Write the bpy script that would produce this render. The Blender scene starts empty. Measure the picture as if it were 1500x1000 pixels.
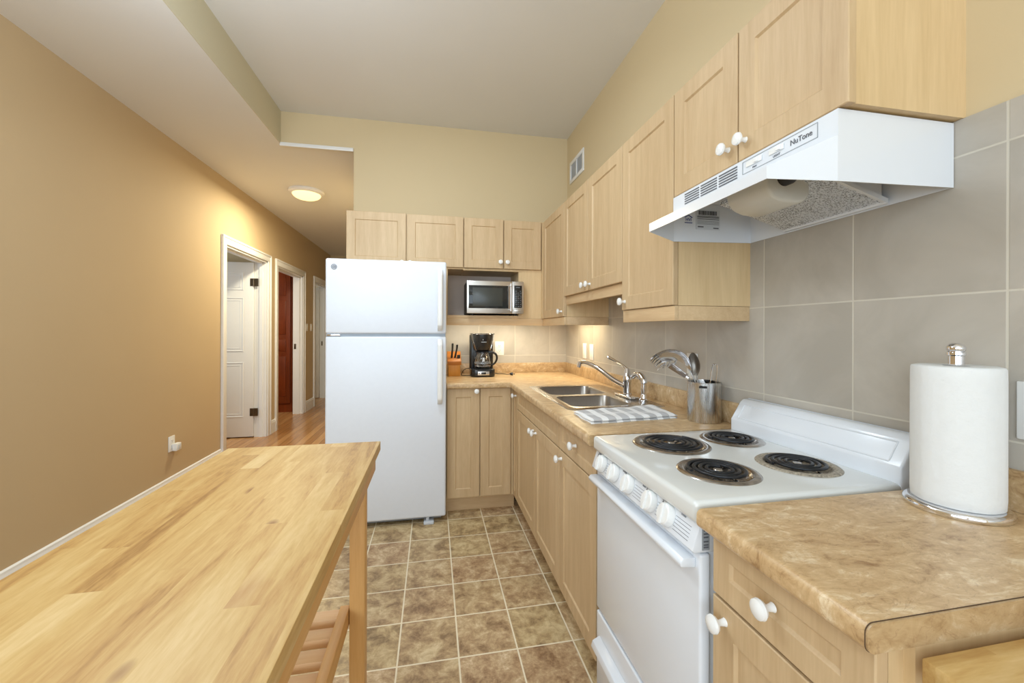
import bpy, bmesh, math, random
from mathutils import Vector, Matrix
random.seed(7)
SC = bpy.context.scene
C = SC.collection
# ------------------------------------------------------------------ camera
H = 1.27
YAW, ROLL, FPX = 0.1935, 0.003, 592.0
cd = bpy.data.cameras.new('camera'); cam = bpy.data.objects.new('camera', cd); C.objects.link(cam)
cd.sensor_width = 36.0; cd.lens = 36.0*FPX/1500.0; cd.shift_y = (484.0-500.0)/1500.0; cd.clip_start = 0.02
F_ = Vector((math.sin(YAW), math.cos(YAW), 0)); R_ = Vector((math.cos(YAW), -math.sin(YAW), 0)); U_ = Vector((0, 0, 1))
R2 = R_*math.cos(ROLL)+U_*math.sin(ROLL); U2 = -R_*math.sin(ROLL)+U_*math.cos(ROLL)
m3 = Matrix((R2, U2, -F_)).transposed()
cam.matrix_world = Matrix.Translation((0, 0, H)) @ m3.to_4x4()
SC.camera = cam
# ------------------------------------------------------------------ colour management, world, light
SC.view_settings.view_transform = 'Standard'; SC.view_settings.look = 'None'
SC.view_settings.exposure = 0.13; SC.view_settings.gamma = 1.0
SC.view_settings.use_curve_mapping = False
w = bpy.data.worlds.new('sky'); SC.world = w; w.use_nodes = True
w.node_tree.nodes['Background'].inputs[0].default_value = (0.80, 0.90, 1.0, 1)
w.node_tree.nodes['Background'].inputs[1].default_value = 1.2

def area(name, loc, direction, sx, sy, power, col, spread=180):
    l = bpy.data.lights.new(name, 'AREA'); l.shape = 'RECTANGLE'; l.size = sx; l.size_y = sy
    l.energy = power; l.color = col; l.spread = math.radians(spread)
    o = bpy.data.objects.new(name, l); C.objects.link(o); o.location = loc
    o.rotation_euler = Vector(direction).to_track_quat('-Z', 'Y').to_euler()
    return o
DAY = (0.74, 0.88, 1.0)
area('daylight_rear_window', (-0.35, -3.35, 1.45), (0.05, 1, 0.16), 2.6, 2.0, 38, DAY)
area('daylight_left_window', (-1.90, -1.6, 1.50), (1, 0.50, 0.06), 1.9, 1.6, 44, DAY)
def lamp(name, loc, power, col, r):
    l = bpy.data.lights.new(name, 'POINT'); l.energy = power; l.color = col; l.shadow_soft_size = r
    o = bpy.data.objects.new(name, l); C.objects.link(o); o.location = loc
lamp('kitchen_fill', (-0.80, 1.30, 2.30), 29, (0.78, 0.90, 1.0), .22)  # added fill light above the frame, no fixture behind it
lamp('rear_room_fill', (-0.4, -1.5, 2.4), 30, (0.78, 0.90, 1.0), .25)  # added unseen fill behind the camera, no fixture
area('downward_fill', (-0.25, 1.85, 2.94), (0.1, 0.25, -1), 0.3, 0.3, 13, (0.76, 0.89, 1.0), 150)  # added downward fill for the far end, no fixture in the ceiling
area('under_cabinet_glow_back', (0.50, 3.17, 1.34), (0, 0.08, -1), 0.66, 0.05, 3.7, (1.0, 0.90, 0.66))
area('under_cabinet_glow_corner', (1.03, 2.85, 1.34), (0, 0, -1), 0.10, 0.45, 2.2, (1.0, 0.86, 0.56))
area('bedroom_daylight', (-3.6, 4.5, 1.6), (1, 0.25, 0), 1.0, 1.2, 15, DAY)
area('second_room_fill', (-3.3, 5.8, 1.7), (0.5, 1, 0), 0.8, 1.0, 13, (1.0, 0.95, 0.86))  # light added in the second room to brighten the wardrobe
area('end_room_daylight', (-3.6, 7.9, 1.6), (1, 0, 0), 0.8, 1.2, 12, DAY)

# ------------------------------------------------------------------ helpers: objects
def prop(o, label=None, cat=None, group=None, kind=None):
    if label: o['label'] = label
    if cat: o['category'] = cat
    if group: o['group'] = group
    if kind: o['kind'] = kind
    return o
def wloc(o):
    v = Vector((0, 0, 0))
    while o is not None:
        v = v + o.location; o = o.parent
    return v
def thing(name, label, cat, loc, group=None):
    o = bpy.data.objects.new(name, None); C.objects.link(o); o.location = loc; o.empty_display_size = .05
    return prop(o, label, cat, group)
def obj(name, bm, m, parent=None, origin=None, smooth=True, angle=32, recalc=True):
    """bm is in world coordinates; it is moved into the frame of parent or origin"""
    if recalc: bmesh.ops.recalc_face_normals(bm, faces=bm.faces[:])
    off = wloc(parent) if parent is not None else Vector(origin or (0, 0, 0))
    bmesh.ops.translate(bm, verts=bm.verts[:], vec=-off)
    me = bpy.data.meshes.new(name); bm.to_mesh(me); bm.free()
    for mm in (m if isinstance(m, (list, tuple)) else [m]): me.materials.append(mm)
    if smooth:
        for p in me.polygons: p.use_smooth = True
        me.set_sharp_from_angle(angle=math.radians(angle))
    o = bpy.data.objects.new(name, me); C.objects.link(o)
    if parent is not None: o.parent = parent
    elif origin: o.location = origin
    return o
def struct(name, bm, m, parent=None, **k):
    o = obj(name, bm, m, parent, **k)
    if parent is None: o['kind'] = 'structure'
    return o
# ------------------------------------------------------------------ helpers: shapes
def B(): return bmesh.new()
def box(bm, x0, x1, y0, y1, z0, z1, bev=0.0, seg=2, mi=0):
    x0, x1 = min(x0, x1), max(x0, x1); y0, y1 = min(y0, y1), max(y0, y1); z0, z1 = min(z0, z1), max(z0, z1)
    t = bmesh.new(); bmesh.ops.create_cube(t, size=1.0)
    for v in t.verts: v.co = Vector((x0+(v.co.x+.5)*(x1-x0), y0+(v.co.y+.5)*(y1-y0), z0+(v.co.z+.5)*(z1-z0)))
    if bev > 0: bmesh.ops.bevel(t, geom=t.edges[:], offset=bev, segments=seg, profile=.5, affect='EDGES')
    for f in t.faces: f.material_index = mi
    merge(bm, t); return bm
def merge(bm, t, M=None):
    if M is not None: bmesh.ops.transform(t, matrix=M, verts=t.verts[:])
    mp = {v: bm.verts.new(v.co) for v in t.verts}
    for f in t.faces:
        try:
            nf = bm.faces.new([mp[v] for v in f.verts]); nf.material_index = f.material_index
        except ValueError: pass
    t.free()
def frame_to(loc, axis, xdir=None):
    z = Vector(axis).normalized()
    x = Vector(xdir).normalized() if xdir else z.orthogonal().normalized()
    y = z.cross(x).normalized(); x = y.cross(z).normalized()
    return Matrix.Translation(loc) @ Matrix((x, y, z)).transposed().to_4x4()
def lathe(bm, prof, loc=(0, 0, 0), axis=(0, 0, 1), seg=24, mi=0, scale=(1, 1)):
    """prof: list of (r, h)"""
    t = bmesh.new(); rings = []
    for r, h in prof:
        if r < 1e-6: rings.append([t.verts.new((0, 0, h))])
        else: rings.append([t.verts.new((r*scale[0]*math.cos(2*math.pi*i/seg), r*scale[1]*math.sin(2*math.pi*i/seg), h)) for i in range(seg)])
    for a, b in zip(rings[:-1], rings[1:]):
        for i in range(seg):
            j = (i+1) % seg
            if len(a) == 1 and len(b) == 1: continue
            if len(a) == 1: t.faces.new((a[0], b[i], b[j]))
            elif len(b) == 1: t.faces.new((a[i], a[j], b[0]))
            else: t.faces.new((a[i], a[j], b[j], b[i]))
    for r in (rings[0], rings[-1]):
        if len(r) > 1 : t.faces.new(r)
    for f in t.faces: f.material_index = mi
    merge(bm, t, frame_to(loc, axis)); return bm
def lathe_open(bm, prof, loc=(0, 0, 0), axis=(0, 0, 1), seg=24, mi=0):
    t = bmesh.new(); rings = [[t.verts.new((r*math.cos(2*math.pi*i/seg), r*math.sin(2*math.pi*i/seg), h)) for i in range(seg)] for r, h in prof]
    for a, b in zip(rings[:-1], rings[1:]):
        for i in range(seg):
            j = (i+1) % seg; t.faces.new((a[i], a[j], b[j], b[i]))
    for f in t.faces: f.material_index = mi
    merge(bm, t, frame_to(loc, axis)); return bm
def cyl(bm, a, b, r, r2=None, seg=16, mi=0):
    a = Vector(a); b = Vector(b); L = (b-a).length
    return lathe(bm, [(r, 0), (r2 if r2 is not None else r, L)], a, b-a, seg, mi)
def tube(bm, pts, r, seg=10, closed=False, mi=0, flat=1.0, up=None):
    """sweep a (possibly flattened) circle along pts; r may be a list"""
    pts = [Vector(p) for p in pts]; n = len(pts); rs = r if isinstance(r, (list, tuple)) else [r]*n
    t = bmesh.new(); rings = []; prev = None
    for i, p in enumerate(pts):
        if closed: d = pts[(i+1) % n]-pts[i-1]
        else: d = pts[min(i+1, n-1)]-pts[max(i-1, 0)]
        d.normalize()
        if up is not None: s = d.cross(Vector(up)).normalized()
        elif prev is None: s = d.orthogonal().normalized()
        else: s = (prev-d*prev.dot(d)).normalized()
        prev = s; q = d.cross(s).normalized()
        rings.append([t.verts.new(p+s*rs[i]*math.cos(2*math.pi*k/seg)+q*rs[i]*flat*math.sin(2*math.pi*k/seg)) for k in range(seg)])
    m = n if closed else n-1
    for i in range(m):
        a, b = rings[i], rings[(i+1) % n]
        for k in range(seg):
            l = (k+1) % seg; t.faces.new((a[k], a[l], b[l], b[k]))
    if not closed: t.faces.new(rings[0]); t.faces.new(rings[-1])
    for f in t.faces: f.material_index = mi
    merge(bm, t); return bm
def smoothpts(pts, n=8):
    pts = [Vector(p) for p in pts]; P = [2*pts[0]-pts[1]]+pts+[2*pts[-1]-pts[-2]]; out = []
    for i in range(1, len(P)-2):
        for k in range(n):
            t = k/n; a, b, c, d = P[i-1], P[i], P[i+1], P[i+2]
            out.append(.5*((2*b)+(c-a)*t+(2*a-5*b+4*c-d)*t*t+(3*b-a-3*c+d)*t**3))
    out.append(pts[-1]); return out
def prism(bm, poly, d, mi=0, bev=0.0):
    """poly: list of 3D points (planar), extruded by vector d"""
    t = bmesh.new(); d = Vector(d)
    a = [t.verts.new(Vector(p)) for p in poly]; b = [t.verts.new(Vector(p)+d) for p in poly]
    t.faces.new(a); t.faces.new(b[::-1]); n = len(a)
    for i in range(n): t.faces.new((a[i], b[i], b[(i+1) % n], a[(i+1) % n]))
    if bev > 0:
        bmesh.ops.recalc_face_normals(t, faces=t.faces[:])
        bmesh.ops.bevel(t, geom=t.edges[:], offset=bev, segments=2, profile=.5, affect='EDGES')
    for f in t.faces: f.material_index = mi
    merge(bm, t); return bm
def quad(bm, a, b, c, d, mi=0):
    f = bm.faces.new([bm.verts.new(Vector(p)) for p in (a, b, c, d)]); f.material_index = mi
def rrect(x0, x1, y0, y1, r, z, n=5):
    out = []
    for cx, cy, a0 in ((x1-r, y1-r, 0), (x0+r, y1-r, 90), (x0+r, y0+r, 180), (x1-r, y0+r, 270)):
        for k in range(n+1):
            a = math.radians(a0+90*k/n); out.append((cx+r*math.cos(a), cy+r*math.sin(a), z))
    return out
def text_mesh(name, s, size, loc, right, up, m, parent, extrude=.0003, sx=1.0, align='CENTER', italic=0.0):
    cu = bpy.data.curves.new(name, 'FONT'); cu.body = s; cu.size = size; cu.extrude = extrude; cu.align_x = align; cu.align_y = 'CENTER'; cu.shear = italic
    o = bpy.data.objects.new('text_tmp', cu); C.objects.link(o)
    dg = bpy.context.evaluated_depsgraph_get(); me = bpy.data.meshes.new_from_object(o.evaluated_get(dg))
    bpy.data.objects.remove(o); bpy.data.curves.remove(cu)
    t = bmesh.new(); t.from_mesh(me); bpy.data.meshes.remove(me)
    r = Vector(right).normalized(); u = Vector(up).normalized(); nrm = r.cross(u)
    M = Matrix.Translation(loc) @ Matrix((r, u, nrm)).transposed().to_4x4() @ Matrix.Diagonal((sx, 1, 1, 1))
    bmesh.ops.transform(t, matrix=M, verts=t.verts[:])
    return obj(name, t, m, parent, smooth=False)
# ------------------------------------------------------------------ materials
def newmat(name):
    m = bpy.data.materials.new(name); m.use_nodes = True
    return m, m.node_tree, m.node_tree.nodes['Principled BSDF']
def N(nt, typ, **k):
    n = nt.nodes.new(typ)
    for a, v in k.items():
        if a == 'inp':
            for i, x in v.items():
                if hasattr(x, 'is_linked') or isinstance(x, bpy.types.NodeSocket): nt.links.new(x, n.inputs[i])
                else: n.inputs[i].default_value = x
        else: setattr(n, a, v)
    return n
def M_(nt, op, a, b=0.0, c=0.0):
    n = nt.nodes.new('ShaderNodeMath'); n.operation = op
    for i, x in enumerate((a, b, c)):
        if isinstance(x, bpy.types.NodeSocket): nt.links.new(x, n.inputs[i])
        else: n.inputs[i].default_value = x
    return n.outputs[0]
def mixc(nt, fac, a, b, mode='MIX'):
    n = nt.nodes.new('ShaderNodeMix'); n.data_type = 'RGBA'; n.blend_type = mode; n.clamp_factor = True
    for i, x in ((0, fac), (6, a), (7, b)):
        if isinstance(x, bpy.types.NodeSocket): nt.links.new(x, n.inputs[i])
        elif isinstance(x, (tuple, list)): n.inputs[i].default_value = (*x[:3], 1)
        else: n.inputs[i].default_value = x
    return n.outputs[2]
def ramp(nt, fac, stops):
    n = nt.nodes.new('ShaderNodeValToRGB'); nt.links.new(fac, n.inputs[0]); e = n.color_ramp.elements
    while len(e) < len(stops): e.new(.5)
    for el, (p, c) in zip(e, stops): el.position = p; el.color = (*c, 1)
    return n.outputs[0]
def s2l(r, g, b):
    f = lambda c: (c/255/12.92) if c/255 <= .04045 else ((c/255+.055)/1.055)**2.4
    return (f(r), f(g), f(b))
def coords(nt, scale=(1, 1, 1), rot=(0, 0, 0), loc=(0, 0, 0), rnd=False):
    tc = nt.nodes.new('ShaderNodeTexCoord'); src = tc.outputs['Object']
    if rnd:
        oi = nt.nodes.new('ShaderNodeObjectInfo'); v = N(nt, 'ShaderNodeVectorMath', operation='SCALE', inp={0: (7.3, 3.1, 5.7)}); nt.links.new(oi.outputs['Random'], v.inputs['Scale'])
        a = N(nt, 'ShaderNodeVectorMath', operation='ADD', inp={0: src, 1: v.outputs[0]}); src = a.outputs[0]
    mp = nt.nodes.new('ShaderNodeMapping'); nt.links.new(src, mp.inputs[0])
    mp.inputs['Location'].default_value = loc; mp.inputs['Rotation'].default_value = rot; mp.inputs['Scale'].default_value = scale
    return mp.outputs[0]
def noise(nt, vec, scale, detail=3, rough=.55, dist=0.0):
    n = N(nt, 'ShaderNodeTexNoise', inp={'Scale': scale, 'Detail': detail, 'Roughness': rough, 'Distortion': dist}); nt.links.new(vec, n.inputs['Vector']); return n.outputs[0]
def bump(nt, p, h, strength, dist=.01):
    b = N(nt, 'ShaderNodeBump', inp={'Strength': strength, 'Distance': dist}); nt.links.new(h, b.inputs['Height']); nt.links.new(b.outputs[0], p.inputs['Normal'])
def plain(name, col, rough=.5, metal=0.0, var=.03, sc=12, bmp=0.0, spec=None, coat=0.0):
    m, nt, p = newmat(name); v = coords(nt); n = noise(nt, v, sc, 2)
    lo = tuple(c*(1-var) for c in col); hi = tuple(min(1, c*(1+var)) for c in col)
    nt.links.new(ramp(nt, n, [(.3, lo), (.7, hi)]), p.inputs['Base Color'])
    p.inputs['Roughness'].default_value = rough; p.inputs['Metallic'].default_value = metal
    if spec is not None: p.inputs['Specular IOR Level'].default_value = spec
    if coat: p.inputs['Coat Weight'].default_value = coat; p.inputs['Coat Roughness'].default_value = .12
    if bmp: bump(nt, p, noise(nt, v, 220, 2), bmp, .001)
    return m
def wood(name, c0, c1, axis='z', gs=1.0, rough=.5, contrast=1.0):
    m, nt, p = newmat(name)
    s = {'z': (9, 9, .7), 'y': (9, .7, 9), 'x': (.7, 9, 9)}[axis]
    v = coords(nt, tuple(a*gs for a in s), rnd=True)
    n1 = noise(nt, v, 3.0, 5, .6, .5); n2 = noise(nt, v, 22, 3, .5)
    v2 = coords(nt, (1, 1, .35), rnd=True); n3 = noise(nt, v2, 2.6, 2)
    f = M_(nt, 'ADD', M_(nt, 'MULTIPLY', n1, .5), M_(nt, 'ADD', M_(nt, 'MULTIPLY', n2, .22), M_(nt, 'MULTIPLY', n3, .28)))
    nt.links.new(ramp(nt, f, [(.5-.18/contrast, c0), (.5+.18/contrast, c1)]), p.inputs['Base Color'])
    p.inputs['Roughness'].default_value = rough; bump(nt, p, n2, .05, .001)
    return m
def edge_mask(nt, c, off, T, half):
    """1 on the grid line, 0 elsewhere, for coordinate c"""
    t = M_(nt, 'DIVIDE', M_(nt, 'SUBTRACT', c, off), T); fr = M_(nt, 'FRACT', t)
    d = M_(nt, 'MULTIPLY', M_(nt, 'MINIMUM', fr, M_(nt, 'SUBTRACT', 1.0, fr)), T)
    mr = N(nt, 'ShaderNodeMapRange', inp={0: d, 1: half*.7, 2: half*1.3, 3: 1.0, 4: 0.0}); mr.clamp = True
    return mr.outputs[0], M_(nt, 'FLOOR', t)
def tiles(name, axes, T, offs, half, base, grout, rough, kind):
    m, nt, p = newmat(name); v = coords(nt); sx = N(nt, 'ShaderNodeSeparateXYZ', inp={0: v})
    ms, cells = [], []
    for a, T_, o in zip(axes, T, offs):
        mk, cell = edge_mask(nt, sx.outputs['xyz'.index(a)], o, T_, half); ms.append(mk); cells.append(cell)
    g = M_(nt, 'MAXIMUM', ms[0], ms[1])
    cv = N(nt, 'ShaderNodeCombineXYZ', inp={0: cells[0], 1: cells[1], 2: 3.7})
    wn = N(nt, 'ShaderNodeTexWhiteNoise', noise_dimensions='3D', inp={0: cv.outputs[0]})
    rv = N(nt, 'ShaderNodeVectorMath', operation='SCALE', inp={0: wn.outputs['Color'], 'Scale': 9.0})
    vv = N(nt, 'ShaderNodeVectorMath', operation='ADD', inp={0: v, 1: rv.outputs[0]}).outputs[0]
    if kind == 'floor':
        n1 = noise(nt, vv, 13, 8, .72, .35); n2 = noise(nt, vv, 5, 4, .6, .2); n3 = noise(nt, vv, 70, 3, .7)
        f = M_(nt, 'ADD', M_(nt, 'MULTIPLY', n1, .75), M_(nt, 'MULTIPLY', n3, .25))
        ca = ramp(nt, f, [(.37, base[0]), (.47, base[1]), (.55, base[2]), (.66, base[3])])
        cb = ramp(nt, n1, [(.37, base[4]), (.5, base[5]), (.64, base[6])])
        fac = M_(nt, 'ADD', M_(nt, 'MULTIPLY', wn.outputs['Value'], .6), M_(nt, 'MULTIPLY', n2, .45))
        mr = N(nt, 'ShaderNodeMapRange', inp={0: fac, 1: .3, 2: .75, 3: 0.0, 4: 1.0})
        col = mixc(nt, mr.outputs[0], ca, cb)
        rr = M_(nt, 'ADD', rough, M_(nt, 'MULTIPLY', n3, .15))
        hgt = M_(nt, 'SUBTRACT', M_(nt, 'MULTIPLY', n1, .35), g)
    else:
        n1 = noise(nt, vv, 3.2, 5, .6, .7); n2 = noise(nt, vv, 60, 2)
        f = M_(nt, 'ADD', M_(nt, 'MULTIPLY', n1, .8), M_(nt, 'MULTIPLY', wn.outputs['Value'], .15))
        col = ramp(nt, f, [(.36, base[0]), (.6, base[1])]); rr = rough
        hgt = M_(nt, 'SUBTRACT', M_(nt, 'MULTIPLY', n2, .04), g)
    col = mixc(nt, g, col, grout); nt.links.new(col, p.inputs['Base Color'])
    if isinstance(rr, bpy.types.NodeSocket): nt.links.new(rr, p.inputs['Roughness'])
    else: p.inputs['Roughness'].default_value = rr
    bump(nt, p, hgt, .35, .002)
    return m
def butcher(name, along='y', stave=.046, length=.52):
    m, nt, p = newmat(name)
    v = coords(nt); sx = N(nt, 'ShaderNodeSeparateXYZ', inp={0: v})
    a, b = (sx.outputs[0], sx.outputs[1]) if along == 'y' else (sx.outputs[1], sx.outputs[0])
    row = M_(nt, 'FLOOR', M_(nt, 'DIVIDE', a, stave))
    wr = N(nt, 'ShaderNodeTexWhiteNoise', noise_dimensions='1D'); nt.links.new(row, wr.inputs['W'])
    cl = M_(nt, 'FLOOR', M_(nt, 'DIVIDE', M_(nt, 'ADD', b, M_(nt, 'MULTIPLY', wr.outputs['Value'], 3.0)), length))
    cv = N(nt, 'ShaderNodeCombineXYZ', inp={0: row, 1: cl, 2: 1.3})
    wn = N(nt, 'ShaderNodeTexWhiteNoise', noise_dimensions='3D', inp={0: cv.outputs[0]})
    rv = N(nt, 'ShaderNodeVectorMath', operation='SCALE', inp={0: wn.outputs['Color'], 'Scale': 5.0})
    sc = (7, .9, 7) if along == 'y' else (.9, 7, 7)
    mp = N(nt, 'ShaderNodeVectorMath', operation='MULTIPLY', inp={0: v, 1: sc})
    vv = N(nt, 'ShaderNodeVectorMath', operation='ADD', inp={0: mp.outputs[0], 1: rv.outputs[0]}).outputs[0]
    n1 = noise(nt, vv, 2.2, 6, .62, 1.1); n2 = noise(nt, vv, 26, 3, .6)
    sc2 = (3.2, 1.6, 3) if along == 'y' else (1.6, 3.2, 3)
    m2 = N(nt, 'ShaderNodeVectorMath', operation='MULTIPLY', inp={0: v, 1: sc2}); v3 = N(nt, 'ShaderNodeVectorMath', operation='ADD', inp={0: m2.outputs[0], 1: rv.outputs[0]}).outputs[0]
    n3 = noise(nt, v3, 1.3, 3, .6, .6)
    f = M_(nt, 'ADD', M_(nt, 'MULTIPLY', n1, .62), M_(nt, 'ADD', M_(nt, 'MULTIPLY', wn.outputs['Value'], .15), M_(nt, 'MULTIPLY', n2, .22)))
    col = ramp(nt, f, [(.30, s2l(150, 106, 54)), (.42, s2l(190, 149, 88)), (.52, s2l(203, 168, 107)), (.66, s2l(218, 188, 134))])
    kn = N(nt, 'ShaderNodeMapRange', inp={0: n3, 1: .60, 2: .74, 3: 0.0, 4: .6}); kn.clamp = True
    col = mixc(nt, kn.outputs[0], col, s2l(160, 98, 44))
    vo = N(nt, 'ShaderNodeTexVoronoi', inp={'Scale': 2.0, 'Randomness': 1.0}); nt.links.new(v3, vo.inputs['Vector'])
    k2 = N(nt, 'ShaderNodeMapRange', inp={0: vo.outputs['Distance'], 1: .03, 2: .085, 3: .75, 4: 0.0}); k2.clamp = True
    col = mixc(nt, k2.outputs[0], col, s2l(120, 66, 28))
    nt.links.new(col, p.inputs['Base Color']); p.inputs['Roughness'].default_value = .5
    bump(nt, p, n2, .06, .001)
    return m
def laminate(name, dark=1.0):
    m, nt, p = newmat(name); v = coords(nt, (1.25, 2.3, 1.6), rot=(0, 0, .5))
    n1 = noise(nt, v, 7, 7, .66, 1.6); n2 = noise(nt, v, 24, 5, .7, 1.2); n3 = noise(nt, v, 2.4, 3, .5, .5)
    f = M_(nt, 'ADD', M_(nt, 'MULTIPLY', n1, .55), M_(nt, 'ADD', M_(nt, 'MULTIPLY', n2, .35), M_(nt, 'MULTIPLY', n3, .1)))
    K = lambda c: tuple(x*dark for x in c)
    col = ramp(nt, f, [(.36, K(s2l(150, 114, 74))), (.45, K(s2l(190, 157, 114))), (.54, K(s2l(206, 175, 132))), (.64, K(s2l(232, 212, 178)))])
    wv = noise(nt, v, 5, 4, .6, 3.0)
    r1 = M_(nt, 'ABSOLUTE', M_(nt, 'SUBTRACT', wv, .5)); mr = N(nt, 'ShaderNodeMapRange', inp={0: r1, 1: .0, 2: .012, 3: .3, 4: 0.0}); mr.clamp = True
    col = mixc(nt, mr.outputs[0], col, s2l(126, 84, 52))
    nt.links.new(col, p.inputs['Base Color']); p.inputs['Roughness'].default_value = .32
    bump(nt, p, n2, .05, .001)
    return m
def brushed(name, col, rough=.28, axis='z', aniso=.5):
    m, nt, p = newmat(name); s = {'z': (120, 120, 3), 'x': (3, 120, 120), 'y': (120, 3, 120)}[axis]
    v = coords(nt, s); n = noise(nt, v, 4, 2)
    nt.links.new(ramp(nt, n, [(.3, tuple(c*.9 for c in col)), (.7, col)]), p.inputs['Base Color'])
    p.inputs['Metallic'].default_value = 1.0; nt.links.new(M_(nt, 'ADD', rough-.06, M_(nt, 'MULTIPLY', n, .14)), p.inputs['Roughness'])
    return m
def emit(name, col, strength):
    m, nt, p = newmat(name); p.inputs['Base Color'].default_value = (*col, 1); p.inputs['Emission Color'].default_value = (*col, 1); p.inputs['Emission Strength'].default_value = strength; return m
def glassm(name, rough=.0, tint=(1, 1, 1)):
    m, nt, p = newmat(name); p.inputs['Base Color'].default_value = (*tint, 1); p.inputs['Transmission Weight'].default_value = 1.0; p.inputs['Roughness'].default_value = rough; p.inputs['IOR'].default_value = 1.45
    return m
def planks(name):
    m, nt, p = newmat(name); v = coords(nt); sx = N(nt, 'ShaderNodeSeparateXYZ', inp={0: v})
    T = .083; row = M_(nt, 'FLOOR', M_(nt, 'DIVIDE', sx.outputs[0], T))
    mk, _ = edge_mask(nt, sx.outputs[0], 0.0, T, .0012)
    wr = N(nt, 'ShaderNodeTexWhiteNoise', noise_dimensions='1D'); nt.links.new(row, wr.inputs['W'])
    mp = N(nt, 'ShaderNodeVectorMath', operation='MULTIPLY', inp={0: v, 1: (12, .9, 1)})
    av = N(nt, 'ShaderNodeVectorMath', operation='ADD', inp={0: mp.outputs[0], 1: wr.outputs['Color']})
    n1 = noise(nt, av.outputs[0], 3, 4, .6, .5)
    f = M_(nt, 'ADD', M_(nt, 'MULTIPLY', n1, .6), M_(nt, 'MULTIPLY', wr.outputs['Value'], .4))
    col = ramp(nt, f, [(.25, s2l(158, 112, 68)), (.6, s2l(188, 142, 94)), (.85, s2l(208, 166, 118))])
    col = mixc(nt, mk, col, s2l(80, 48, 24)); nt.links.new(col, p.inputs['Base Color']); p.inputs['Roughness'].default_value = .22
    return m
WALL_C = s2l(212, 193, 156)
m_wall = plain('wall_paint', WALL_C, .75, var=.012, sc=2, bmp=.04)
m_wall_l = plain('wall_left_darker', s2l(192, 169, 134), .75, var=.012, sc=2, bmp=.04)  # left wall, darker and browner than the other walls
m_ceil = plain('ceiling_paint', s2l(224, 223, 221), .85, var=.01, sc=2)
m_trim = plain('trim_paint', s2l(232, 232, 232), .35, var=.01)
m_floor = tiles('floor_tile', 'xy', (.2325, .2325), (.103, 1.811), .0032,
    [s2l(130, 98, 68), s2l(172, 140, 104), s2l(196, 168, 130), s2l(230, 212, 180), s2l(132, 108, 74), s2l(182, 156, 114), s2l(214, 194, 150)], s2l(236, 224, 196), .38, 'floor')
GR = s2l(206, 200, 186)
m_tile_r = tiles('wall_tile_side', 'yz', (.3105, .3075), (.618, 1.048), .0022, [s2l(174, 167, 156), s2l(192, 185, 174)], GR, .33, 'wall')
m_tile_b = tiles('wall_tile_rear', 'xz', (.3105, .3075), (.695, 1.058), .0022, [s2l(174, 167, 156), s2l(192, 185, 174)], GR, .33, 'wall')
m_hwood = planks('hall_hardwood')
m_cab = wood('maple_door', s2l(186, 156, 116), s2l(212, 185, 146), 'z', 1.0)
m_cabh = wood('maple_rail', s2l(198, 164, 122), s2l(222, 194, 152), 'y', 1.0)
m_cabx = wood('maple_rail_rear', s2l(198, 164, 122), s2l(222, 194, 152), 'x', 1.0)
m_cabside = wood('maple_side', s2l(204, 174, 128), s2l(226, 198, 154), 'z', .8)
m_niche = plain('niche_lining', s2l(216, 200, 188), .5)
m_knob = plain('white_porcelain', s2l(238, 238, 236), .12, var=.005, coat=.5)
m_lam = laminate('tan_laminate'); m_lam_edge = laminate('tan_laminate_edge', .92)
m_dark = plain('dark_gap', (.012, .012, .012), .8)
m_butcher = butcher('butcher_block'); m_butcher2 = butcher('butcher_block_small', 'x')
m_pine = wood('cart_birch', s2l(206, 154, 88), s2l(228, 182, 118), 'y', 1.0, .45)
m_pinez = wood('cart_birch_leg', s2l(208, 156, 90), s2l(230, 186, 124), 'z', 1.0, .45)
m_pinex = wood('cart_birch_slat', s2l(206, 158, 104), s2l(232, 192, 142), 'x', 1.0, .45)
m_slat = wood('cart_slat', s2l(224, 180, 132), s2l(240, 206, 162), 'x', 1.0, .45)
m_white = plain('appliance_white', s2l(226, 230, 236), .22, var=.006, coat=.3)
m_fridge = plain('fridge_white', s2l(226, 232, 242), .34, var=.008, sc=40, bmp=.05)
m_enamel = plain('white_enamel', s2l(222, 224, 222), .12, var=.006, coat=.5)
m_plastic = plain('white_plastic', s2l(236, 236, 234), .3, var=.01)
m_grey = plain('grey_plastic', s2l(150, 155, 160), .4)
m_print = plain('grey_print', s2l(92, 94, 100), .6)
m_blackp = plain('black_plastic', (.012, .012, .013), .22, var=.1)
m_blackm = plain('black_matte', (.02, .02, .02), .5, var=.1)
m_coil = plain('coil_element', s2l(40, 42, 46), .38, metal=.4, var=.25, sc=30)
m_chrome = plain('chrome', (.80, .80, .82), .07, metal=1.0, var=.02)
m_panr = plain('drip_pan_steel', (.50, .47, .44), .22, metal=1.0, var=.25, sc=40)
m_steel = brushed('brushed_steel', (.62, .61, .60), .26, 'z')
m_sink = brushed('sink_steel', (.60, .58, .55), .24, 'y')
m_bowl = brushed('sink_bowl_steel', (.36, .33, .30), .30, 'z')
m_panw = plain('worn_drip_pan', s2l(168, 158, 142), .55, metal=.3, var=.45, sc=160)
m_steelx = brushed('brushed_steel_front', (.66, .64, .61), .30, 'x')
m_mwwin = plain('microwave_window', (.02, .022, .022), .06, var=.05)
m_label = plain('paper_label', s2l(205, 210, 216), .6)
m_blue = plain('label_blue', s2l(40, 60, 130), .5)
m_kblock = wood('knife_block_wood', s2l(196, 128, 44), s2l(222, 156, 66), 'z', 1.2, .4)
m_kblockd = wood('knife_block_top_wood', s2l(170, 100, 34), s2l(196, 124, 50), 'x', 1.2, .4)
m_glass = glassm('clear_glass')
m_lamp = emit('lit_frosted_glass', (1.0, .80, .42), 1.15)
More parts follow.
